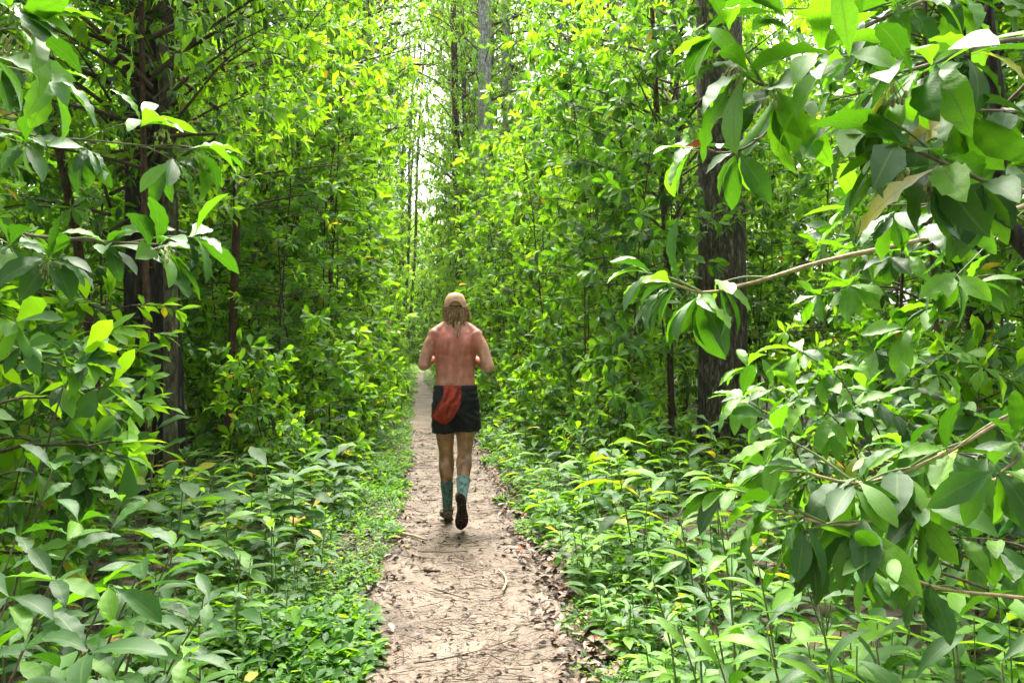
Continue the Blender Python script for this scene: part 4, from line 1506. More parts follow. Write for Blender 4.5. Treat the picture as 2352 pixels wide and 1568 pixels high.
# ================================================================ THE RUNNER
def skin_material():
    m, n, l = new_mat('skin')
    out = n.new('ShaderNodeOutputMaterial')
    tc = n.new('ShaderNodeTexCoord')
    sep = n.new('ShaderNodeSeparateXYZ')
    l.new(tc.outputs['Object'], sep.inputs[0])
    # sunburnt back, paler arms and lower back, tanned legs
    hz = math_node(n, l, 'DIVIDE', sep.outputs[2], 1.8)
    base = ramp(n, [(0.0, (0.24, 0.12, 0.060)), (0.42, (0.34, 0.165, 0.092)), (0.56, (0.46, 0.215, 0.145)), (0.62, (0.42, 0.155, 0.105)),
                    (0.72, (0.38, 0.105, 0.068)), (0.82, (0.45, 0.130, 0.09)), (0.95, (0.45, 0.23, 0.16))])
    l.new(hz, base.inputs[0])
    ax = math_node(n, l, 'ABSOLUTE', sep.outputs[0])
    arm = n.new('ShaderNodeMapRange')
    arm.inputs['From Min'].default_value = 0.165
    arm.inputs['From Max'].default_value = 0.215
    l.new(ax, arm.inputs['Value'])
    col = mix_col(n, l, math_node(n, l, 'MULTIPLY', arm.outputs[0], 0.75), base.outputs[0], (0.50, 0.25, 0.175))
    a = n.new('ShaderNodeTexNoise')
    a.inputs['Scale'].default_value = 16
    a.inputs['Detail'].default_value = 5
    l.new(tc.outputs['Object'], a.inputs[0])
    fr = n.new('ShaderNodeTexNoise')
    fr.inputs['Scale'].default_value = 75
    fr.inputs['Detail'].default_value = 4
    l.new(tc.outputs['Object'], fr.inputs[0])
    mo = ramp(n, [(0.35, (0.78, 0.72, 0.70)), (0.6, (1.1, 1.1, 1.1))])
    l.new(a.outputs[0], mo.inputs[0])
    col = mix_col(n, l, 1.0, col, mo.outputs[0], 'MULTIPLY')
    # freckles, dirt, dried mud towards the feet
    f2 = ramp(n, [(0.36, (1, 1, 1)), (0.46, (0, 0, 0))])
    l.new(fr.outputs[0], f2.inputs[0])
    col = mix_col(n, l, math_node(n, l, 'MULTIPLY', f2.outputs[0], 0.30), col, (0.16, 0.075, 0.05))
    low = n.new('ShaderNodeMapRange')
    low.inputs['From Min'].default_value = 0.75
    low.inputs['From Max'].default_value = 0.30
    l.new(sep.outputs[2], low.inputs['Value'])
    b = n.new('ShaderNodeTexNoise')
    b.inputs['Scale'].default_value = 22
    b.inputs['Detail'].default_value = 6
    mp = n.new('ShaderNodeMapping')
    mp.inputs['Scale'].default_value = (1, 1, 0.45)
    mp.inputs['Location'].default_value = (3, 1, 2)
    l.new(tc.outputs['Object'], mp.inputs[0])
    l.new(mp.outputs[0], b.inputs[0])
    mud = ramp(n, [(0.47, (0, 0, 0)), (0.57, (1, 1, 1))])
    l.new(b.outputs[0], mud.inputs[0])
    amt = math_node(n, l, 'MULTIPLY', mud.outputs[0], math_node(n, l, 'MULTIPLY_ADD', low.outputs[0], 0.66))
    amt.node.inputs[1].links[0].from_node.inputs[2].default_value = 0.26
    col = mix_col(n, l, amt, col, (0.085, 0.040, 0.022))
    pr = n.new('ShaderNodeBsdfPrincipled')
    l.new(col, pr.inputs['Base Color'])
    pr.inputs['Roughness'].default_value = 0.4
    pr.inputs['Specular IOR Level'].default_value = 0.4
    pr.inputs['Subsurface Weight'].default_value = 0.10
    pr.inputs['Subsurface Radius'].default_value = (0.012, 0.005, 0.003)
    bp = n.new('ShaderNodeBump')
    bp.inputs['Strength'].default_value = 0.5
    bp.inputs['Distance'].default_value = 0.006
    l.new(a.outputs[0], bp.inputs['Height'])
    l.new(bp.outputs[0], pr.inputs['Normal'])
    l.new(pr.outputs[0], out.inputs[0])
    return m


def cloth_material(name, c0, c1, scale=40, rough=0.8, spec=0.3, dirt=None, dirt_lo=0.52):
    m, n, l = new_mat(name)
    out = n.new('ShaderNodeOutputMaterial')
    tc = n.new('ShaderNodeTexCoord')
    a = n.new('ShaderNodeTexNoise')
    a.inputs['Scale'].default_value = scale
    a.inputs['Detail'].default_value = 6
    l.new(tc.outputs['Object'], a.inputs[0])
    r = ramp(n, [(0.3, c0), (0.7, c1)])
    l.new(a.outputs[0], r.inputs[0])
    col = r.outputs[0]
    if dirt:
        b = n.new('ShaderNodeTexNoise')
        b.inputs['Scale'].default_value = 30
        b.inputs['Detail'].default_value = 6
        l.new(tc.outputs['Object'], b.inputs[0])
        k = ramp(n, [(dirt_lo, (0, 0, 0)), (dirt_lo + .1, (1, 1, 1))])
        l.new(b.outputs[0], k.inputs[0])
        col = mix_col(n, l, math_node(n, l, 'MULTIPLY', k.outputs[0], 0.8), col, dirt)
    pr = n.new('ShaderNodeBsdfPrincipled')
    l.new(col, pr.inputs['Base Color'])
    pr.inputs['Roughness'].default_value = rough
    pr.inputs['Specular IOR Level'].default_value = spec
    bp = n.new('ShaderNodeBump')
    bp.inputs['Strength'].default_value = 0.3
    bp.inputs['Distance'].default_value = 0.003
    l.new(a.outputs[0], bp.inputs['Height'])
    l.new(bp.outputs[0], pr.inputs['Normal'])
    l.new(pr.outputs[0], out.inputs[0])
    return m


def ellipse_loft(rings, sides=28, axis='z'):
    """rings of (z, cx, cy, rx, ry), closed at both ends"""
    a = np.linspace(0, 2 * math.pi, sides, endpoint=False)
    V = np.concatenate([np.stack([cx + rx * np.cos(a), cy_ + ry * np.sin(a), np.full(sides, z)], 1) for z, cx, cy_, rx, ry in rings])
    T = []
    n = len(rings)
    for i in range(n - 1):
        for k in range(sides):
            p_, q_ = i * sides + k, i * sides + (k + 1) % sides
            T += [(p_, q_, q_ + sides), (p_, q_ + sides, p_ + sides)]
    V = np.vstack([V, V[:sides].mean(0), V[-sides:].mean(0)])
    for k in range(sides):
        T.append((n * sides, (k + 1) % sides, k))
        o = (n - 1) * sides
        T.append((n * sides + 1, o + k, o + (k + 1) % sides))
    return V, np.array(T)


def limb(pts, rad, n=18, sides=16):
    L = smooth_line(pts, n)
    r = np.interp(np.linspace(0, 1, n), np.linspace(0, 1, len(rad)), rad)
    V, T, U = tube(L, r, sides)
    return V, T


def ball(c, r, u=18, v=12):
    r = np.array([r, r, r]) if np.isscalar(r) else np.asarray(r)
    V = [(0, 0, 1.0)]
    for i in range(1, v):
        th = math.pi * i / v
        for k in range(u):
            ph = 2 * math.pi * k / u
            V.append((math.sin(th) * math.cos(ph), math.sin(th) * math.sin(ph), math.cos(th)))
    V.append((0, 0, -1.0))
    T = []
    for k in range(u):
        T.append((0, 1 + k, 1 + (k + 1) % u))
        o = 1 + (v - 2) * u
        T.append((len(V) - 1, o + (k + 1) % u, o + k))
    for i in range(v - 2):
        for k in range(u):
            a, b_ = 1 + i * u + k, 1 + i * u + (k + 1) % u
            T += [(a, a + u, b_ + u), (a, b_ + u, b_)]
    return np.array(V) * r + np.asarray(c), np.array(T)


def fuse(pieces, voxel, smooth_n, name, mat, shape=None):
    """one continuous surface out of overlapping pieces"""
    mb = MB()
    for v_, t_ in pieces:
        mb.add(v_, t_)
    tmp = link('tmp', mb.mesh('tmp', mat))
    r_ = tmp.modifiers.new('r', 'REMESH')
    r_.mode = 'VOXEL'
    r_.voxel_size = voxel
    s_ = tmp.modifiers.new('s', 'SMOOTH')
    s_.factor = 0.5
    s_.iterations = smooth_n
    dg = bpy.context.evaluated_depsgraph_get()
    me = bpy.data.meshes.new_from_object(tmp.evaluated_get(dg))
    me.name = name
    bpy.data.objects.remove(tmp)
    n = len(me.vertices)
    co = np.empty(n * 3, np.float32)
    me.vertices.foreach_get('co', co)
    co = co.reshape(-1, 3)
    if shape is not None:
        no = np.empty(n * 3, np.float32)
        me.vertices.foreach_get('normal', no)
        co = shape(co.astype(float), no.reshape(-1, 3).astype(float))
        me.vertices.foreach_set('co', co.astype(np.float32).ravel())
        me.update()
    me.polygons.foreach_set('use_smooth', np.ones(len(me.polygons), bool))
    me.materials.clear()
    me.materials.append(mat)
    return me


def gauss(x, s):
    return np.exp(-(x / s) ** 2)


def build_runner():
    base = on_ground(1046, 1203)
    man = empty('person', (base[0], base[1], float(ground_z(base[0], base[1])) + 0.008), R(-1.5))
    tag(man, 'shirtless runner in cap and black shorts seen from behind, jogging down the path', 'person')
    skin = skin_material()

    def ly(z):
        return 0.075 * (z - 0.95) / 0.6
    torso = [(0.85, 0, 0.0, .13, .09), (0.93, 0, 0.0, .165, .118), (1.0, 0, .002, .160, .116), (1.06, 0, ly(1.06), .155, .108), (1.14, 0, ly(1.14), .150, .104),
             (1.22, 0, ly(1.22), .156, .108), (1.30, 0, ly(1.3), .166, .114), (1.38, 0, ly(1.38), .170, .116), (1.44, 0, ly(1.44), .168, .108),
             (1.485, 0, ly(1.485), .150, .09), (1.52, 0, ly(1.52), .115, .074), (1.55, 0, ly(1.55) + .01, .075, .066), (1.60, 0, ly(1.6) + .015, .060, .062), (1.66, 0, ly(1.66) + .02, .058, .064)]
    pc = [ellipse_loft(torso)]
    # head, jaw, nose, ears
    hc = np.array([0, .115, 1.695])
    pc += [ball(hc, (.076, .097, .108)), ball(hc + (0, .045, -.065), (.056, .058, .052)), ball(hc + (0, .100, -.022), (.013, .020, .022)),
           ball(hc + (0, .088, .022), (.05, .014, .010)), ball(hc + (0, .097, -.060), (.022, .010, .007)), ball(hc + (0, .088, -.098), (.020, .016, .014))]
    for s in (-1, 1):
        pc.append(ball(hc + (s * .078, -.005, -.018), (.010, .019, .030)))
        # shoulder, upper arm, forearm bent forward
        if s < 0:
            sh, el, wr = (-.160, .055, 1.460), (-.248, .020, 1.228), (-.165, .265, 1.275)
        else:
            sh, el, wr = (.160, .050, 1.455), (.258, -.015, 1.212), (.135, .225, 1.275)
        sh, el, wr = map(np.array, (sh, el, wr))
        pc.append(ball(sh, (.058, .060, .058)))
        pc.append(limb([(s * .035, .095, 1.56), (s * .10, .075, 1.515), sh + (s * .004, 0, .002)], [.040, .046, .055], 10, 14))
        pc.append(limb([sh + (-.02 * s, 0, .01), sh * .65 + el * .35 + np.array((s * .008, 0, 0)), el], [.058, .057, .054, .047, .046]))
        pc.append(ball(el, .0465))
        pc.append(limb([el, el * .6 + wr * .4 + np.array((0, 0, .004)), wr], [.046, .048, .043, .034, .028]))
        # closed hand: palm, four curled fingers, thumb across them
        fd = unit(wr - el)
        up = np.array([0, 0, 1.0])
        sd = unit(np.cross(fd, up))
        pal = wr + fd * .045
        pc.append(limb([wr, wr + fd * .03, wr + fd * .085], [.028, .034, .030], 10, 12))
        for k, (fl, fo) in enumerate(((1.0, .028), (1.08, .009), (1.0, -.010), (.82, -.028))):
            a0 = wr + fd * .080 + up * fo
            inn = -sd * s
            pc.append(limb([a0, a0 + fd * .026 * fl + inn * .012, a0 + fd * .022 * fl + inn * .038 * fl, a0 - fd * .010 + inn * .036], [.0098, .0095, .009, .0085], 12, 8))
        pc.append(limb([wr + fd * .03 + up * .026, wr + fd * .06 + up * .045 - sd * s * .02, wr + fd * .085 + up * .032 - sd * s * .038], [.013, .011, .009], 8, 8))
    # legs: left planted, right pushing off behind
    pc.append(limb([(-.078, 0, .93), (-.082, .02, .72), (-.070, .055, .51), (-.070, .035, .38), (-.060, .035, .10)],
                   [.094, .091, .083, .073, .061, .057, .063, .062, .049, .037, .033], 30))
    pc.append(ball((-.069, .012, .41), (.047, .042, .075)))
    pc.append(limb([(.080, 0, .93), (.078, .005, .72), (.070, .005, .525), (.062, -.105, .425), (.042, -.295, .235)],
                   [.094, .091, .083, .073, .061, .056, .063, .062, .049, .037, .032], 30))
    pc.append(ball((.065, -.115, .42), (.046, .060, .060)))
    pc.append(ball((-.078, -.035, .93), (.085, .085, .09)))
    pc.append(ball((.078, -.035, .93), (.085, .085, .09)))

    def shape(co, no):
        x, y, z = co[:, 0], co[:, 1], co[:, 2]
        backf = np.clip(-no[:, 1], 0, 1)
        cy0 = ly(z)
        on = backf * (z > 1.0) * (z < 1.56) * (np.abs(x) < .19)
        d = np.zeros(len(co))
        d -= 0.014 * gauss(x, .016) * gauss((z - 1.24), .22) * on           # spine furrow
        d += 0.010 * (gauss(x - .045, .026) + gauss(x + .045, .026)) * gauss(z - 1.15, .14) * on   # long back muscles
        for s in (-1, 1):                                                    # shoulder blades
            u = (x - s * .088) * .92 + (z - 1.38) * .25 * s
            w = (z - 1.385)
            d += 0.021 * gauss(u, .040) * gauss(w, .068) * on
            d -= 0.010 * gauss((x - s * .045), .014) * gauss(z - 1.37, .07) * on
            d -= 0.006 * gauss(z - 1.29 - .15 * np.abs(x), .016) * gauss(x - s * .095, .05) * on
        d += 0.006 * gauss(z - 1.085, .022) * on * gauss(np.abs(x) - .12, .05)  # soft roll over the waistband
        d += 0.0022 * vnoise(x * 30, z * 26, 1.0, 1) * on
        # hollows behind the knees
        leg = backf * (z < .7)
        d -= 0.006 * (gauss(x + .07, .02) + gauss(x - .07, .02)) * gauss(z - .515, .03) * leg
        return co + no * d[:, None]
    link('body', fuse(pc, 0.0062, 9, 'body', skin, shape), man)

    # eyes
    eye = plain_material('eye_white', (0.75, 0.72, 0.68), 0.3, 0.05)
    for s in (-1, 1):
        MB().add(*ball(hc + (s * .030, .082, .006), (.012, .010, .009), 10, 8)).build('eye', eye, man)

    # ---- shorts
    black = cloth_material('shorts_cloth', (0.004, 0.004, 0.006), (0.009, 0.009, 0.013), 60, 0.45, 0.14)
    sp = [ellipse_loft([(0.845, 0, -.005, .145, .115), (0.90, 0, -.012, .183, .138), (0.96, 0, -.008, .182, .140), (1.02, 0, .0, .172, .130), (1.068, 0, .008, .163, .119)], 36),
          limb([(-.080, -.004, .93), (-.088, .01, .80), (-.089, .022, .705)], [.105, .103, .098, .096], 12, 24),
          limb([(.082, -.004, .93), (.092, .0, .80), (.098, .002, .712)], [.105, .105, .103, .101], 12, 24)]

    def wrinkle(co, no):
        x, y, z = co[:, 0], co[:, 1], co[:, 2]
        u = z * 1.0 - np.abs(x) * .55
        r1 = np.sin(u * 105 + 3 * np.sin(x * 22 + z * 9)) * (.5 + .5 * np.sin(x * 31 + z * 27 + 1))
        r2 = np.sin((z + x * .9) * 70 + 2.2 * np.sin(z * 30))
        m_ = np.clip((1.05 - z) / .05, 0, 1)
        d = (.0042 * r1 + .003 * r2) * m_
        return co + no * d[:, None]
    sh_o = link('shorts', fuse(sp, 0.006, 3, 'shorts', black, wrinkle), man)
    band = cloth_material('waistband_cloth', (0.006, 0.006, 0.008), (0.014, 0.014, 0.018), 90, 0.6, 0.15)
    link('waistband', MB().add(*ellipse_loft([(1.036, 0, .004, .1705, .128), (1.042, 0, .005, .172, .129), (1.066, 0, .008, .168, .1245), (1.071, 0, .009, .164, .120)], 40)).mesh('waistband', band), sh_o)

    # ---- red cloth tucked into the waistband, hanging over the left seat
    red = cloth_material('red_cloth', (0.15, 0.016, 0.010), (0.36, 0.045, 0.025), 25, 0.7, 0.12, (0.10, 0.02, 0.015), 0.56)

    def cp(a):
        return np.array([((q[0] - 405) * .001413, 0, (1390 - q[1]) * .001413) for q in a])
    le = smooth_line(cp([(338, 632), (334, 690), (303, 742), (276, 785), (278, 812), (318, 836)]), 40)
    ri = smooth_line(cp([(432, 632), (434, 685), (428, 735), (405, 780), (384, 815), (352, 838)]), 40)
    nu = 26
    V = []
    for j in range(40):
        for i in range(nu):
            u = i / (nu - 1)
            t = j / 39
            q = le[j] * (1 - u) + ri[j] * u
            # two seams of gathered folds running down to the left
            f = .030 * (abs(math.sin(u * 6.5 + 1.4 * math.sin(t * 3.1) + t * 2.2)) - .5) + .016 * (abs(math.sin(u * 13 - t * 5 + 1)) - .5) * (.4 + t) + .010 * (abs(math.sin(t * 9 + u * 6)) - .5)
            bulge = .035 * math.sin(math.pi * min(1, t * 1.05)) * (0.35 + math.sin(math.pi * u))
            yb = -.1375 - .012 * (1 - (q[0] / .18) ** 2) + .03 * (abs(q[0]) / .17) ** 3
            yb = np.interp(q[2], [.80, .93, 1.05], [yb + .02, yb, yb + .012])
            V.append((q[0], yb - bulge - f * min(1, t * 4 + .15) - .008, q[2] + .004 * math.sin(u * 18 + 1) * t))
    V = np.array(V)
    T = []
    for j in range(39):
        for i in range(nu - 1):
            a = j * nu + i
            T += [(a, a + nu + 1, a + 1), (a, a + nu, a + nu + 1)]
    T = np.array(T)
    nv = len(V)
    rim = list(range(nu)) + [j * nu + nu - 1 for j in range(1, 40)] + list(range(39 * nu + nu - 2, 39 * nu - 1, -1)) + [j * nu for j in range(38, 0, -1)]
    RT = []
    for a, b_ in zip(rim, rim[1:] + rim[:1]):
        RT += [(a, b_, b_ + nv), (a, b_ + nv, a + nv)]
    MB().add(np.vstack([V, V + (0, .004, 0)]), np.vstack([T, T[:, ::-1] + nv, np.array(RT)])).build('red_cloth', red, man)

    # ---- cap
    capm = cloth_material('cap_cloth', (0.36, 0.185, 0.105), (0.56, 0.34, 0.225), 22, 0.85, 0.2, (0.26, 0.12, 0.06), 0.56)
    V, T = [], []
    na, ne = 48, 16
    cc = hc + (0, -.004, -.012)
    for j in range(ne + 1):
        el_ = (math.pi / 2) * j / ne
        for i in range(na):
            az = 2 * math.pi * i / na
            flat = 1 - .10 * math.sin(el_) ** 6
            rr = 1 + .012 * math.sin(az * 3 + .4) ** 8
            V.append(cc + np.array([.0885 * math.cos(az) * math.cos(el_) ** .8 * rr, .110 * math.sin(az) * math.cos(el_) ** .8 * rr, .128 * math.sin(el_) * flat]))
    for j in range(ne):
        for i in range(na):
            az = 2 * math.pi * (i + .5) / na
            dr = (az - 1.5 * math.pi)
            arch = 0.36 * math.sqrt(max(0, 1 - (dr / .60) ** 2))
            if (math.pi / 2) * (j + .5) / ne < arch:
                continue
            a, b_ = j * na + i, j * na + (i + 1) % na
            T += [(a, b_, b_ + na), (a, b_ + na, a + na)]
    V = np.array(V)
    T = np.array(T)
    inn = cc + (V - cc) * .965
    nv = len(V)
    cap = MB().add(np.vstack([V, inn]), np.vstack([T, T[:, ::-1] + nv])).build('cap', capm, man)
    # folded edge round the arch, and the button
    ar = []
    for dr in np.linspace(-.60, .60, 17):
        az = 1.5 * math.pi + dr
        el_ = 0.36 * math.sqrt(max(0, 1 - (dr / .60) ** 2)) + .03
        ar.append(cc + np.array([.0895 * math.cos(az) * math.cos(el_) ** .8, .111 * math.sin(az) * math.cos(el_) ** .8, .128 * math.sin(el_)]))
    MB().add(*tube(smooth_line(ar, 24), .0042, 6)).build('edge_binding', capm, cap)
    bnd = [cc + np.array([.0895 * math.cos(a), .111 * math.sin(a), .002]) for a in np.linspace(1.5 * math.pi + .6, 3.5 * math.pi - .6, 40)]
    MB().add(*tube(bnd, .0045, 6)).build('sweatband', capm, cap)
    MB().add(*ball(cc + (0, 0, .116), (.009, .009, .005), 10, 6)).build('button', capm, cap)
    V, T = [], []
    for layer in (0, 1):
        for j in range(7):
            for i in range(17):
                a = math.pi * (.13 + .74 * i / 16)
                t = j / 6
                V.append(cc + np.array([(.0885 + .006 * t) * math.cos(a), .109 * math.sin(a) + .075 * t * math.sin(a) ** .7, .004 - .022 * t * t - .018 * abs(math.cos(a)) * t - .004 * layer]))
    for j in range(6):
        for i in range(16):
            a = j * 17 + i
            T += [(a, a + 1, a + 18), (a, a + 18, a + 17)]
            b_ = a + 119
            T += [(b_, b_ + 18, b_ + 1), (b_, b_ + 17, b_ + 18)]
    MB().add(V, T).build('brim', capm, cap)
    strap = plain_material('strap', (0.02, 0.014, 0.01), .6, .3)
    sp_ = [cc + np.array([.088 * math.cos(a), .110 * math.sin(a), .006]) for a in np.linspace(1.5 * math.pi - .62, 1.5 * math.pi + .62, 14)]
    MB().add(*tube(sp_, .006, 6)).build('strap', strap, cap)

    # ---- long wavy hair, loose at the back
    m, n, l = new_mat('hair')
    out = n.new('ShaderNodeOutputMaterial')
    geo = n.new('ShaderNodeNewGeometry')
    r_ = ramp(n, [(0.0, (0.035, 0.018, 0.009)), (0.4, (0.17, 0.088, 0.040)), (0.75, (0.42, 0.245, 0.115)), (1.0, (0.66, 0.45, 0.25))])
    l.new(geo.outputs['Random Per Island'], r_.inputs[0])
    pr = n.new('ShaderNodeBsdfPrincipled')
    l.new(r_.outputs[0], pr.inputs['Base Color'])
    pr.inputs['Roughness'].default_value = 0.5
    pr.inputs['Specular IOR Level'].default_value = 0.2
    l.new(pr.outputs[0], out.inputs[0])
    hb = MB()
    hb.add(*ball(hc + (0, -.012, -.010), (.080, .090, .100), 20, 14))
    hb.add(*limb([hc + (0, -.055, -.04), hc + (0, -.072, -.10), hc + (0, -.075, -.155)], [.058, .050, .028], 10, 14))
    rs = random.Random(5)
    for i in range(520):
        a = 1.5 * math.pi + rs.uniform(-1.75, 1.75)
        side = math.cos(a)
        back = -math.sin(a)
        z0 = rs.uniform(-.045, .012)
        p0 = hc + np.array([.080 * side, .094 * math.sin(a), z0])
        mid_ = max(0, back)
        L = rs.uniform(.05, .10) + mid_ ** 2 * rs.uniform(.03, .16)
        tgt = np.array([p0[0] * (1.0 - .35 * mid_) + rs.gauss(0, .012) + (.012 if side > 0 else .0) * (1 - mid_) * 1.5, p0[1] * 1 - .012 * mid_ + rs.gauss(0, .008), p0[2] - L])
        ph, am = rs.random() * 6, rs.uniform(.003, .009) + .004 * abs(side)
        pts = []
        for t in np.linspace(0, 1, 8):
            q = p0 * (1 - t) + tgt * t
            out_ = np.array([side, math.sin(a), 0]) * .014 * math.sin(math.pi * t)
            pts.append(q + out_ + np.array([am * math.sin(ph + t * 9), am * .7 * math.cos(ph * 1.3 + t * 8), 0]))
        r0 = rs.uniform(.0010, .0030)
        hb.add(*tube(pts, np.linspace(r0, r0 * .35, 8), 4, False))
    for i in range(34):      # wet tail between the shoulders
        x0 = rs.gauss(.006, .014)
        p0 = hc + np.array([x0, -.080, -.075])
        L = rs.uniform(.10, .20)
        pts = []
        ph = rs.random() * 6
        for t in np.linspace(0, 1, 8):
            z = p0[2] - L * t
            ysk = np.interp(z, [1.40, 1.48, 1.52, 1.56, 1.60], [ly(1.40) - .128, ly(1.48) - .105, ly(1.52) - .086, ly(1.56) - .072, p0[1]])
            pts.append((x0 * (1 - .4 * t) + .010 * t + .004 * math.sin(ph + t * 10), ysk - .006, z))
        hb.add(*tube(pts, np.linspace(.0034, .0012, 8), 4, False))
    hb.build('hair', m, man)

    # ---- socks
    sock = cloth_material('sock_knit', (0.11, 0.19, 0.19), (0.22, 0.31, 0.31), 70, 0.9, 0.15, (0.045, 0.06, 0.05), 0.53)
    sock_d = cloth_material('sock_knit_muddy', (0.035, 0.075, 0.068), (0.075, 0.14, 0.125), 70, 0.9, 0.15, (0.03, 0.035, 0.025), 0.50)
    a = MB().add(*limb([(-.0665, .033, .315), (-.062, .035, .20), (-.060, .036, .06)], [.0525, .046, .040, .038], 12, 20)).build('sock', sock_d, man)
    a['label'] = 'dark muddy teal sock on the planted left leg'
    a = MB().add(*limb([(.0575, -.168, .360), (.050, -.228, .30), (.040, -.315, .222)], [.0545, .048, .040, .038], 12, 20)).build('sock', sock, man)
    a['label'] = 'pale teal mud-flecked sock on the raised right leg'
    cuff = MB().add(*tube(np.array([(.0575, -.168, .360), (.0565, -.176, .352)]), .0555, 20)).build('cuff', sock, a)

    # ---- trail shoes caked with mud
    upm = cloth_material('shoe_mesh', (0.05, 0.032, 0.02), (0.14, 0.095, 0.06), 50, 0.9, 0.15, (0.30, 0.23, 0.15), 0.62)
    som = cloth_material('shoe_sole', (0.012, 0.008, 0.006), (0.045, 0.028, 0.017), 45, 0.95, 0.1, (0.09, 0.055, 0.03), 0.60)

    def half(t):      # half width along the foot, heel 0 .. toe 1
        return float(np.interp(t, [0, .04, .12, .3, .45, .62, .75, .88, .96, 1], [.012, .026, .034, .033, .034, .044, .047, .041, .027, .008]))

    def curve(t):
        return .010 * math.sin(math.pi * t) - .004

    def shoe(mat4, toe_up):
        root = link('shoe', None, man)
        V = []
        nr, ns = 16, 16
        for j in range(nr):
            t = j / (nr - 1)
            hw = half(.01 + t * .98) * .97
            top = float(np.interp(t, [0, .05, .3, .42, .65, .85, 1], [.075, .088, .082, .075, .058, .046, .028]))
            for i in range(ns):
                an = 2 * math.pi * i / ns
                V.append((curve(t) + hw * math.cos(an) * (1 if math.sin(an) < 0 else (1 - .25 * math.sin(an))), -.085 + .272 * t, .018 + (top - .018) * (.5 + .5 * math.sin(an)) if True else 0))
        T = []
        for j in range(nr - 1):
            for i in range(ns):
                p_, q_ = j * ns + i, j * ns + (i + 1) % ns
                T += [(p_, q_ + ns, q_), (p_, p_ + ns, q_ + ns)]
        for k in range(1, ns - 1):
            T.append((0, k, k + 1))
            T.append(((nr - 1) * ns, (nr - 1) * ns + k + 1, (nr - 1) * ns + k))
        MB().add(V, T).build('upper', upm, root)
        MB().add(*limb([(0, -.030, .05), (0, -.036, .085), (0, -.040, .105)], [.040, .041, .040], 8, 18)).build('collar', upm, root)
        # sole: outline, rounded edge, lugs
        V, T = [], []
        m_ = 40
        ts = np.linspace(0, 1, m_)
        for z, sc_ in ((0.002, .93), (.008, 1.03), (.024, 1.04), (.028, .96)):
            for t in ts:
                V.append((curve(t) - half(t) * sc_, -.090 + .282 * t, z + (.018 * max(0, t - .8) / .2)))
            for t in ts[::-1]:
                V.append((curve(t) + half(t) * sc_, -.090 + .282 * t, z + (.018 * max(0, t - .8) / .2)))
        w = 2 * m_
        for j in range(3):
            for i in range(w):
                p_, q_ = j * w + i, j * w + (i + 1) % w
                T += [(p_, q_, q_ + w), (p_, q_ + w, p_ + w)]
        for i in range(m_ - 1):
            p_, q_ = i, w - 1 - i
            T += [(p_, q_, q_ - 1), (p_, q_ - 1, p_ + 1)]
            p_, q_ = p_ + 3 * w, q_ + 3 * w
            T += [(p_, q_ - 1, q_), (p_, p_ + 1, q_ - 1)]
        so = MB().add(V, T).build('sole', som, root)
        lug = MB()
        for j in range(13):
            t = .06 + .88 * j / 12
            hw = half(t) * .86
            kx = 4 if hw > .036 else 3
            for i in range(kx):
                cx_ = curve(t) + hw * (-1 + 2 * (i + .5) / kx)
                cy__ = -.090 + .282 * t
                z_ = .018 * max(0, t - .8) / .2
                s_, h_ = hw / kx * .62, .006
                q = np.array([(-1, -1), (1, -1), (1, 1), (-1, 1)]) * (s_, .006)
                vv = [(cx_ + a_, cy__ + b_ + (.003 if i % 2 else 0), z_ + .003) for a_, b_ in q] + [(cx_ + a_ * .7, cy__ + b_ * .7 + (.003 if i % 2 else 0), z_ - h_) for a_, b_ in q]
                lug.add(vv, [(0, 1, 2), (0, 2, 3), (4, 6, 5), (4, 7, 6), (0, 4, 5), (0, 5, 1), (1, 5, 6), (1, 6, 2), (2, 6, 7), (2, 7, 3), (3, 7, 4), (3, 4, 0)])
        lug.build('tread', som, so, smooth=False)
        root.matrix_local = mat4
        return root
    s1 = shoe(Matrix.Translation((-.060, .070, .008)) @ Matrix.Rotation(R(8), 4, 'Z'), 0)
    s1['label'] = 'muddy brown shoe planted on the path'
    # heel up, toes pointing down, the sole facing backwards
    s2 = shoe(Matrix.Translation((.036, -.335, .190)) @ Matrix.Rotation(R(-4), 4, 'Y') @ Matrix.Rotation(R(-78), 4, 'X') @ Matrix.Rotation(R(3), 4, 'Z'), 0)
    s2['label'] = 'raised shoe showing its mud-caked dark sole'
    return man


runner = build_runner()

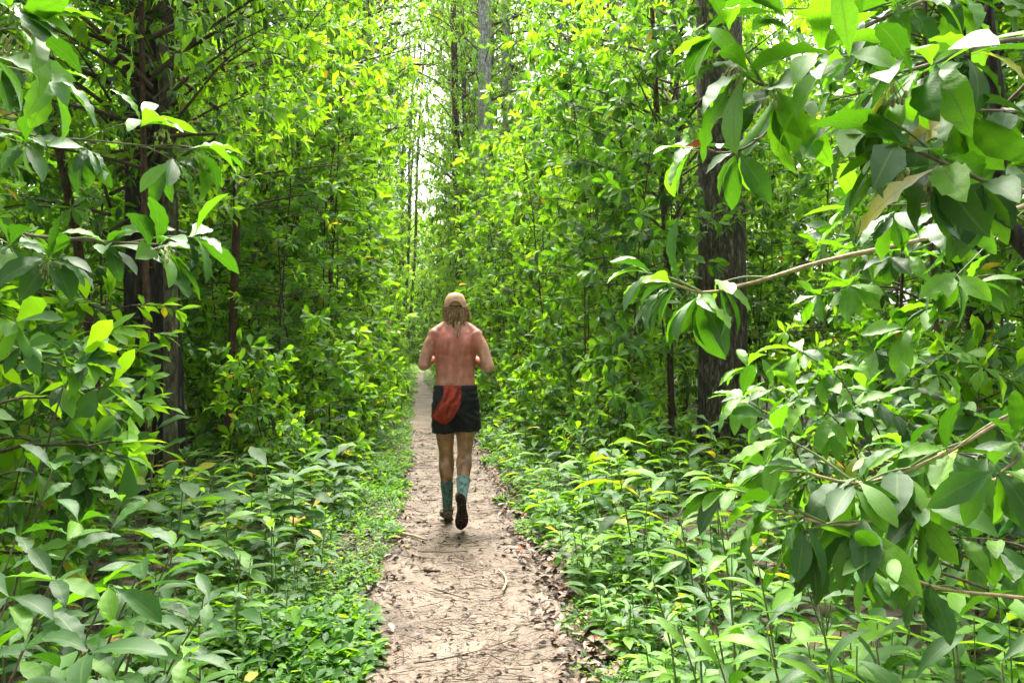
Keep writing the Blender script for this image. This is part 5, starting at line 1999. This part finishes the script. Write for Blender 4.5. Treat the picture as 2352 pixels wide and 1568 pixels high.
# ================================================================ HUMID AIR
hm, hn, hl = new_mat('haze')
ho = hn.new('ShaderNodeOutputMaterial')
hv = hn.new('ShaderNodeVolumePrincipled')
hv.inputs['Color'].default_value = (0.93, 0.97, 0.90, 1)
hv.inputs['Density'].default_value = 0.0004
hv.inputs['Anisotropy'].default_value = 0.3
hl.new(hv.outputs[0], ho.inputs['Volume'])
x0, x1, y0, y1, z0, z1 = -230, 230, -10, 610, -1.5, 27
hz = MB().add([(x0, y0, z0), (x1, y0, z0), (x1, y1, z0), (x0, y1, z0), (x0, y0, z1), (x1, y0, z1), (x1, y1, z1), (x0, y1, z1)],
              [(0, 2, 1), (0, 3, 2), (4, 5, 6), (4, 6, 7), (0, 1, 5), (0, 5, 4), (1, 2, 6), (1, 6, 5), (2, 3, 7), (2, 7, 6), (3, 0, 4), (3, 4, 7)]).build('haze', hm, smooth=False)
tag(hz, 'thin humid haze hanging along the path', 'haze', kind='stuff')

# ================================================================ LABELS THAT SINGLE OUT THE NEARER PLANTS
ORD = ('nearest', 'second nearest', 'third nearest', 'fourth nearest', 'fifth nearest', 'sixth nearest', 'seventh nearest', 'eighth nearest', 'ninth nearest', 'tenth nearest',
       'eleventh nearest', 'twelfth nearest', 'thirteenth nearest', 'fourteenth nearest', 'fifteenth nearest')
ZONES = ((-9e9, 345, 'left of the thick dark trunk'), (345, 520, 'right beside the thick dark trunk'), (520, 676, 'before the greyish trunk left of the path'), (676, 965, 'between the reddish stem and the path'),
         (965, 1250, 'close right of the runner'), (1250, 1530, 'between the runner and the thin brown stem'), (1530, 1750, 'around the thick grey trunk'), (1750, 2240, 'right of the thick grey trunk'), (2240, 9e9, 'at the right edge'))
for cat_, far_, adj in (('sapling', 24, 'slender leafy sapling'), ('shrub', 12, 'low glossy leafed shrub')):
    zone = {}
    for o in bpy.data.objects:
        if o.parent is None and o.get('category') == cat_ and o.name.split('.')[0] == cat_ and o.location.y < far_:
            u = proj(o.location)
            for z_, (a_, b_, w_) in enumerate(ZONES):
                if a_ <= u[0] < b_:
                    zone.setdefault(z_, []).append((u[2], o))
    for z_, lst in zone.items():
        for k_, (d_, o) in enumerate(sorted(lst, key=lambda q: q[0])):
            if k_ < len(ORD):
                o['label'] = f'{ORD[k_]} {adj} {ZONES[z_][2]}'
            else:
                o['label'] = f'{adj} deep in the green wall {ZONES[z_][2]}'
                o['group'] = f'{cat_}s deep in the wall {ZONES[z_][2]}'
